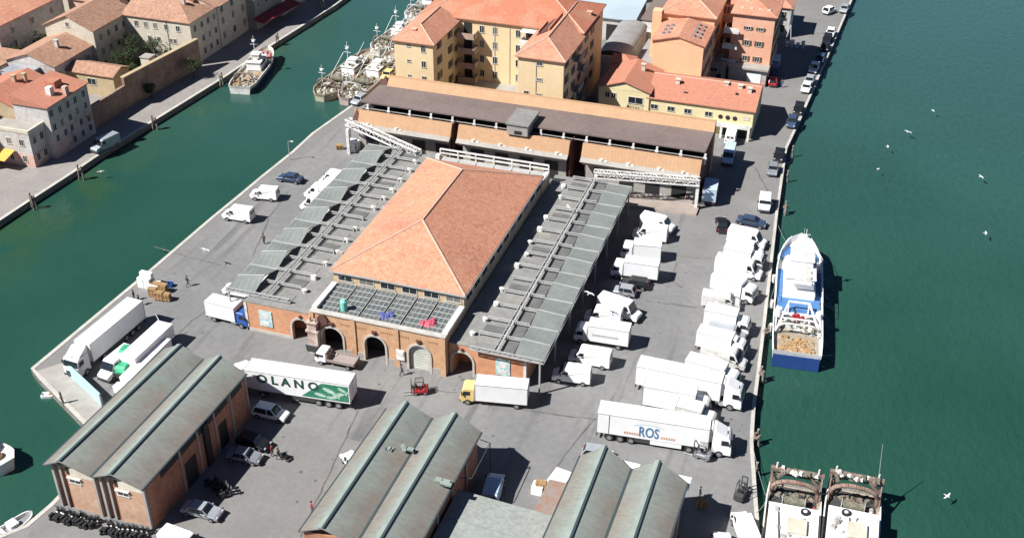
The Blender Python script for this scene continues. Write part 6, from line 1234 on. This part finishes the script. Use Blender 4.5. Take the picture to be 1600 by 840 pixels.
# ================================================================== SCOOTERS AND SMALL THINGS
def P_scooter():
    def f():
        P = [('frame', bev(MB().prof([(-.75, .45), (-.8, .75), (-.2, .78), (-.1, .5), (.25, .38), (.4, .5), (.55, 1.0), (.62, 1.0), (.52, .4), (.3, .25), (-.4, .25)], .15), 'frame', BLACKP, .03), (0, 0, 0), [])]
        P.append(('seat', bev(MB().box(-.8, -.15, .76, -.15, .15, .86), 'seat', RUBBER, .03), (0, 0, 0), [])); P.append(('handlebar', bev(MB().bar((.5, -.35, 1.05), (.5, .35, 1.05), .05).box(.5, -.15, .85, .62, .15, 1.1).bar((.48, .3, 1.05), (.45, .32, 1.25), .03).bar((.48, -.3, 1.05), (.45, -.32, 1.25), .03), 'handlebar', CHASS), (0, 0, 0), []))
        P.append(('windshield', bev(MB().box(.58, -.2, 1.05, .6, .2, 1.35), 'windshield', GREYP), (0, 0, 0), []))
        a, b = wheel(.25, .13); P += [('wheel', a, (x, 0, .25), [('rim', b, (0, 0, 0))]) for x in (-.6, .65)]; return P
    return proto(('scooter',), f)
def scooters(n, a, b, label, group, turn):
    p, q = G(*a), G(*b); d = q-p; an = math.atan2(d.y, d.x)+math.radians(turn)
    for i in range(n):
        c = p.lerp(q, (i+.5)/n); t = thing('scooter', label, 'scooter', (c.x+random.uniform(-.1, .1), c.y+random.uniform(-.15, .15), .01), an+random.uniform(-.15, .15), group); spawn(P_scooter(), t); t.rotation_euler.x = .12
random.seed(5)
scooters(11, (82, 806), (150, 822), 'one of the black scooters in the tight row under the left gable', 'scooters under the left gable', 75); scooters(10, (160, 828), (228, 840), 'one of the black scooters in the tight row under the right gable', 'scooters under the right gable', 75)
scooters(6, (328, 752), (358, 778), 'one of the dark scooters in the warehouse shade beside the silver car', 'scooters in the warehouse shade', 70)
# forklifts
def forklift(label, px, py, rz, c):
    p = G(px, py); t = thing('forklift', label, 'forklift', (p.x, p.y, .012), rz)
    MB().prof([(-1.1, .3), (-1.15, 1.0), (-.6, 1.1), (-.5, .8), (.5, .75), (.75, .95), (.8, .3)], .55).build('body', c, t, bevel=.06); MB().box(-1.2, -.5, .3, -1.05, .5, 1.0).build('counterweight', CHASS, t)
    g = MB()
    for s in (-1, 1): g.bar((.6, s*.5, .9), (.35, s*.48, 2.1), .07).bar((-.7, s*.5, 1.0), (-.55, s*.48, 2.1), .07).bar((-.55, s*.48, 2.1), (.35, s*.48, 2.1), .07)
    for k in range(5): g.bar((-.5+k*.2, -.48, 2.1), (-.5+k*.2, .48, 2.1), .04)
    g.build('overhead_guard', CHASS, t); m = MB()
    for s in (-1, 1): m.bar((.95, s*.3, .1), (.95, s*.3, 2.2), .1)
    m.bar((.95, -.3, 2.2), (.95, .3, 2.2), .1).bar((.95, -.3, 1.2), (.95, .3, 1.2), .08); m.build('mast', CHASS, t)
    for s in (-1, 1): MB().box(1.0, s*.3-.06, .1, 2.1, s*.3+.06, .16).build('fork', STEEL, t)
    MB().box(-.45, -.25, .8, 0, .25, .92).box(-.5, -.25, .92, -.4, .25, 1.4).build('seat', RUBBER, t); MB().cyl((.3, 0, 1.1), (.38, 0, 1.25), .18, .18, 10).build('steering_wheel', CHASS, t)
    spawn(wheels((-.75, .45), .45, .28, .2), t)
forklift('red forklift truck in the middle of the yard before the arches', 655, 614, math.radians(205), REDP); forklift('dark forklift at the quay edge above the white van', 1157, 775, math.radians(80), CHASS); forklift('grey forklift with glass cab in front of the ROS lorry cab', 1096, 714, math.radians(170), GREYP)
# barrier
a, b = G(104, 582), G(160, 635); d = (b-a).normalized(); t = thing('sheet_barrier', 'long pale cyan sheet barrier beside the parked lorries at the pier end', 'barrier', (a.x, a.y, 0), math.atan2(d.y, d.x)); L_ = (b-a).length
MB().box(0, -.08, .1, L_, .08, 1.9).build('cyan_sheet', CYAN, t); 
for k in range(7): MB().box(k*L_/6-.05, .06, 0, k*L_/6+.05, .16, 1.8).box(k*L_/6-.05, .16, 0, k*L_/6+.05, .9, .08).build('stay', STEEL, t)
MB().box(0, -.12, 1.9, L_, .12, 2.02).build('top_rail', CYAN, t)
# stacks of boxes and pallets
def stack(name, label, px, py, nx, ny, nz, s, m, cat, rz=0, rnd=.04, group=None):
    p = G(px, py); t = thing(name, label, cat, (p.x, p.y, .01), rz, group); rs = random.Random(int(px*7+py))
    for i in range(nx):
        for j in range(ny):
            for k in range(nz if rs.random() < .75 else max(1, nz-1)):
                x, y, z = i*(s[0]+.05), j*(s[1]+.05), k*s[2]; dx, dy = rs.uniform(-rnd, rnd), rs.uniform(-rnd, rnd); MB().box(x+dx, y+dy, z, x+s[0]+dx, y+s[1]+dy, z+s[2]-.02).build('crate', m, t, bevel=.02)
def pallets(label, px, py, n, rz=0, group='wooden pallet stacks'):
    p = G(px, py); t = thing('pallet_stack', label, 'pallets', (p.x, p.y, .01), rz, group); rs = random.Random(int(px))
    for k in range(n):
        z = k*.15; dx, dy = rs.uniform(-.05, .05), rs.uniform(-.05, .05); m = MB()
        for q in range(5): m.box(-.6+dx, -.4+q*.175+dy, z+.1, .6+dx, -.28+q*.175+dy, z+.125)
        for q in (-.6, -.08, .44): m.box(q+dx, -.4+dy, z, q+.14+dx, .42+dy, z+.1)
        m.build('pallet', WOOD, t)
stack('foam_box_stack', 'tall stack of white foam fish boxes at the canal edge behind the lorries', 216, 449, 2, 2, 4, (.95, .7, .55), WHITE, 'boxes'); stack('foam_box_stack', 'lower pile of white foam boxes beside the wooden pallets', 229, 455, 2, 2, 2, (.9, .7, .5), WHITE, 'boxes', .3)
pallets('leftmost wooden pallet stack behind the long lorry', 240, 462, 9, .1); pallets('middle wooden pallet stack behind the long lorry', 250, 468, 9, .1); pallets('front right wooden pallet stack behind the long lorry', 261, 469, 8, .15); pallets('wooden pallet stack next to the blue tub', 256, 456, 9, 0); pallets('rear wooden pallet stack touching the foam boxes', 245, 452, 8, 0)
p = G(266, 447); t = thing('plastic_tub', 'blue plastic tub on top of the group of pallet stacks', 'tub', (p.x, p.y, .01), .2); t.scale = (.7, .7, .6); MB().box(-.6, -.5, 0, .6, .5, .1).box(-.6, -.5, .1, -.54, .5, 1.0).box(.54, -.5, .1, .6, .5, 1.0).box(-.54, -.5, .1, .54, -.44, 1.0).box(-.54, .44, .1, .54, .5, 1.0).build('tub', BLUE, t); t['label'] = 'blue plastic tub beside the group of pallet stacks'
MB().box(-.66, -.56, .92, .66, -.5, 1.0).box(-.66, .5, .92, .66, .56, 1.0).build('rim', BLUE, t)
stack('foam_box_stack', 'white stack of boxes under the lattice beam post', 546, 238, 1, 2, 4, (1.3, .9, .6), WHITE, 'boxes'); pallets('pallets on the canal quay beside the lattice beam post', 531, 233, 6, .4)
stack('foam_box_stack', 'white foam boxes on the ramp under the right lattice beam', 1022, 305, 3, 1, 1, (.8, .6, .4), WHITE2, 'boxes', .2, .2); stack('crate_stack', 'brown heap of crates under the right lattice beam', 1052, 308, 3, 2, 3, (.75, .6, .4), mat('brown_crate', (.33, .15, .07), rough=.85), 'crates', .1, .12); stack('crate_stack', 'pinkish crates near the corner post of the loading bay', 1064, 312, 2, 1, 2, (.7, .6, .4), PINK, 'crates', 0, .2)
t = thing('loading_ramp', 'low pinkish concrete loading ramp in front of the right brick block', 'ramp', (-30.5, 162.0, 0)); MB().hexa([(-5.8, -2.3, 0), (9.2, -1.0, 0), (9.2, 2.2, 0), (-5.8, 2.2, 0), (-5.8, -2.2, .35), (9.2, -.9, .35), (9.2, 2.2, .35), (-5.8, 2.2, .35)]).build('slab', mat('pinkish_concrete', (.34, .28, .24), (.28, .23, .2), rough=.9, scale=.6), t); MB().box(-4, 2.0, .35, 8, 2.15, .9).build('kerb_wall', CONC, t)
pallets('brown pallets in the notch behind the right warehouse', 845, 768, 10, .2); stack('foam_box_stack', 'white boxes on the rusty roof shed side of the notch', 829, 772, 1, 1, 3, (1.3, 1.2, .6), WHITE, 'boxes')
p = G(874, 768); t = thing('white_container', 'white tarpaulined container behind the right copper roof', 'container', (p.x, p.y, 0), math.radians(80)); MB().box(-1.2, -1.0, 0, 1.2, 1.0, 2.3).build('body', WHITE, t, bevel=.08); MB().box(-1.25, -1.05, 2.3, 1.25, 1.05, 2.38).build('lid', WHITE2, t)
p = G(490, 549); t = thing('rubbish_container', 'dark square rubbish container at the foot of the carved pier', 'container', (p.x, p.y+.2, 0)); MB().hexa([(-.8, -.55, .15), (.8, -.55, .15), (.8, .55, .15), (-.8, .55, .15), (-.9, -.65, 1.3), (.9, -.65, 1.3), (.9, .65, 1.3), (-.9, .65, 1.3)]).build('body', CHASS, t, bevel=.04); MB().box(-.92, -.68, 1.3, .92, .68, 1.4).build('lid', GREYP, t)
t_ = G(446, 716); t = thing('hand_trolley', 'black hand trolley pulled across the lower yard', 'trolley', (t_.x, t_.y, .01), -.4); MB().box(-.8, -.35, .2, .8, .35, .28).build('bed', CHASS, t); MB().bar((-.8, 0, .25), (-1.3, 0, .9), .05).bar((-1.3, -.2, .9), (-1.3, .2, .9), .05).build('handle', CHASS, t); spawn(wheels((-.5, .5), .3, .12, .08), t); MB().box(-.4, -.25, .28, .5, .25, .6).build('load', BLACKP, t)
pallets('pallets stacked on the street corner by the right warehouse', 1096, 790, 7, .1)
for px, py, lb_, h_ in ((453, 250, 'thin lamp post at the kink of the canal quay', 3.6), (500, 318, 'thin post between the vans and the canal canopy', 3.5), (1230, 60, 'tall white lamp mast on the quay street by the salmon house', 9)):
    p = G(px, py); t = thing('lamp_post', lb_, 'lamp post', (p.x, p.y, 0)); MB().cyl((0, 0, 0), (0, 0, h_), .08, .05, 8).build('pole', STEEL, t); MB().bar((0, 0, h_), (.7, 0, h_+.1), .05).build('arm', STEEL, t); MB().box(.5, -.12, h_+.02, 1.0, .12, h_+.14).build('lamp_head', WHITE2, t)
# stall of white frames by the salmon house
t = thing('frame_stall', 'cluster of white frames and tables on the street by the salmon house', 'stall', (-15.0, 240, 0)); 
for k in range(4): MB().box(-1.6+k*1.1, -.5, 0, -.9+k*1.1, .5, 1.0+.5*(k % 2)).build('white_frame', WHITE2, t, bevel=.03)
MB().bar((-2, 1, 0), (-1.2, 1, 4.4), .1).bar((-.6, 1.1, 0), (-1.1, 1, 4.4), .1).build('a_frame', WHITE, t)
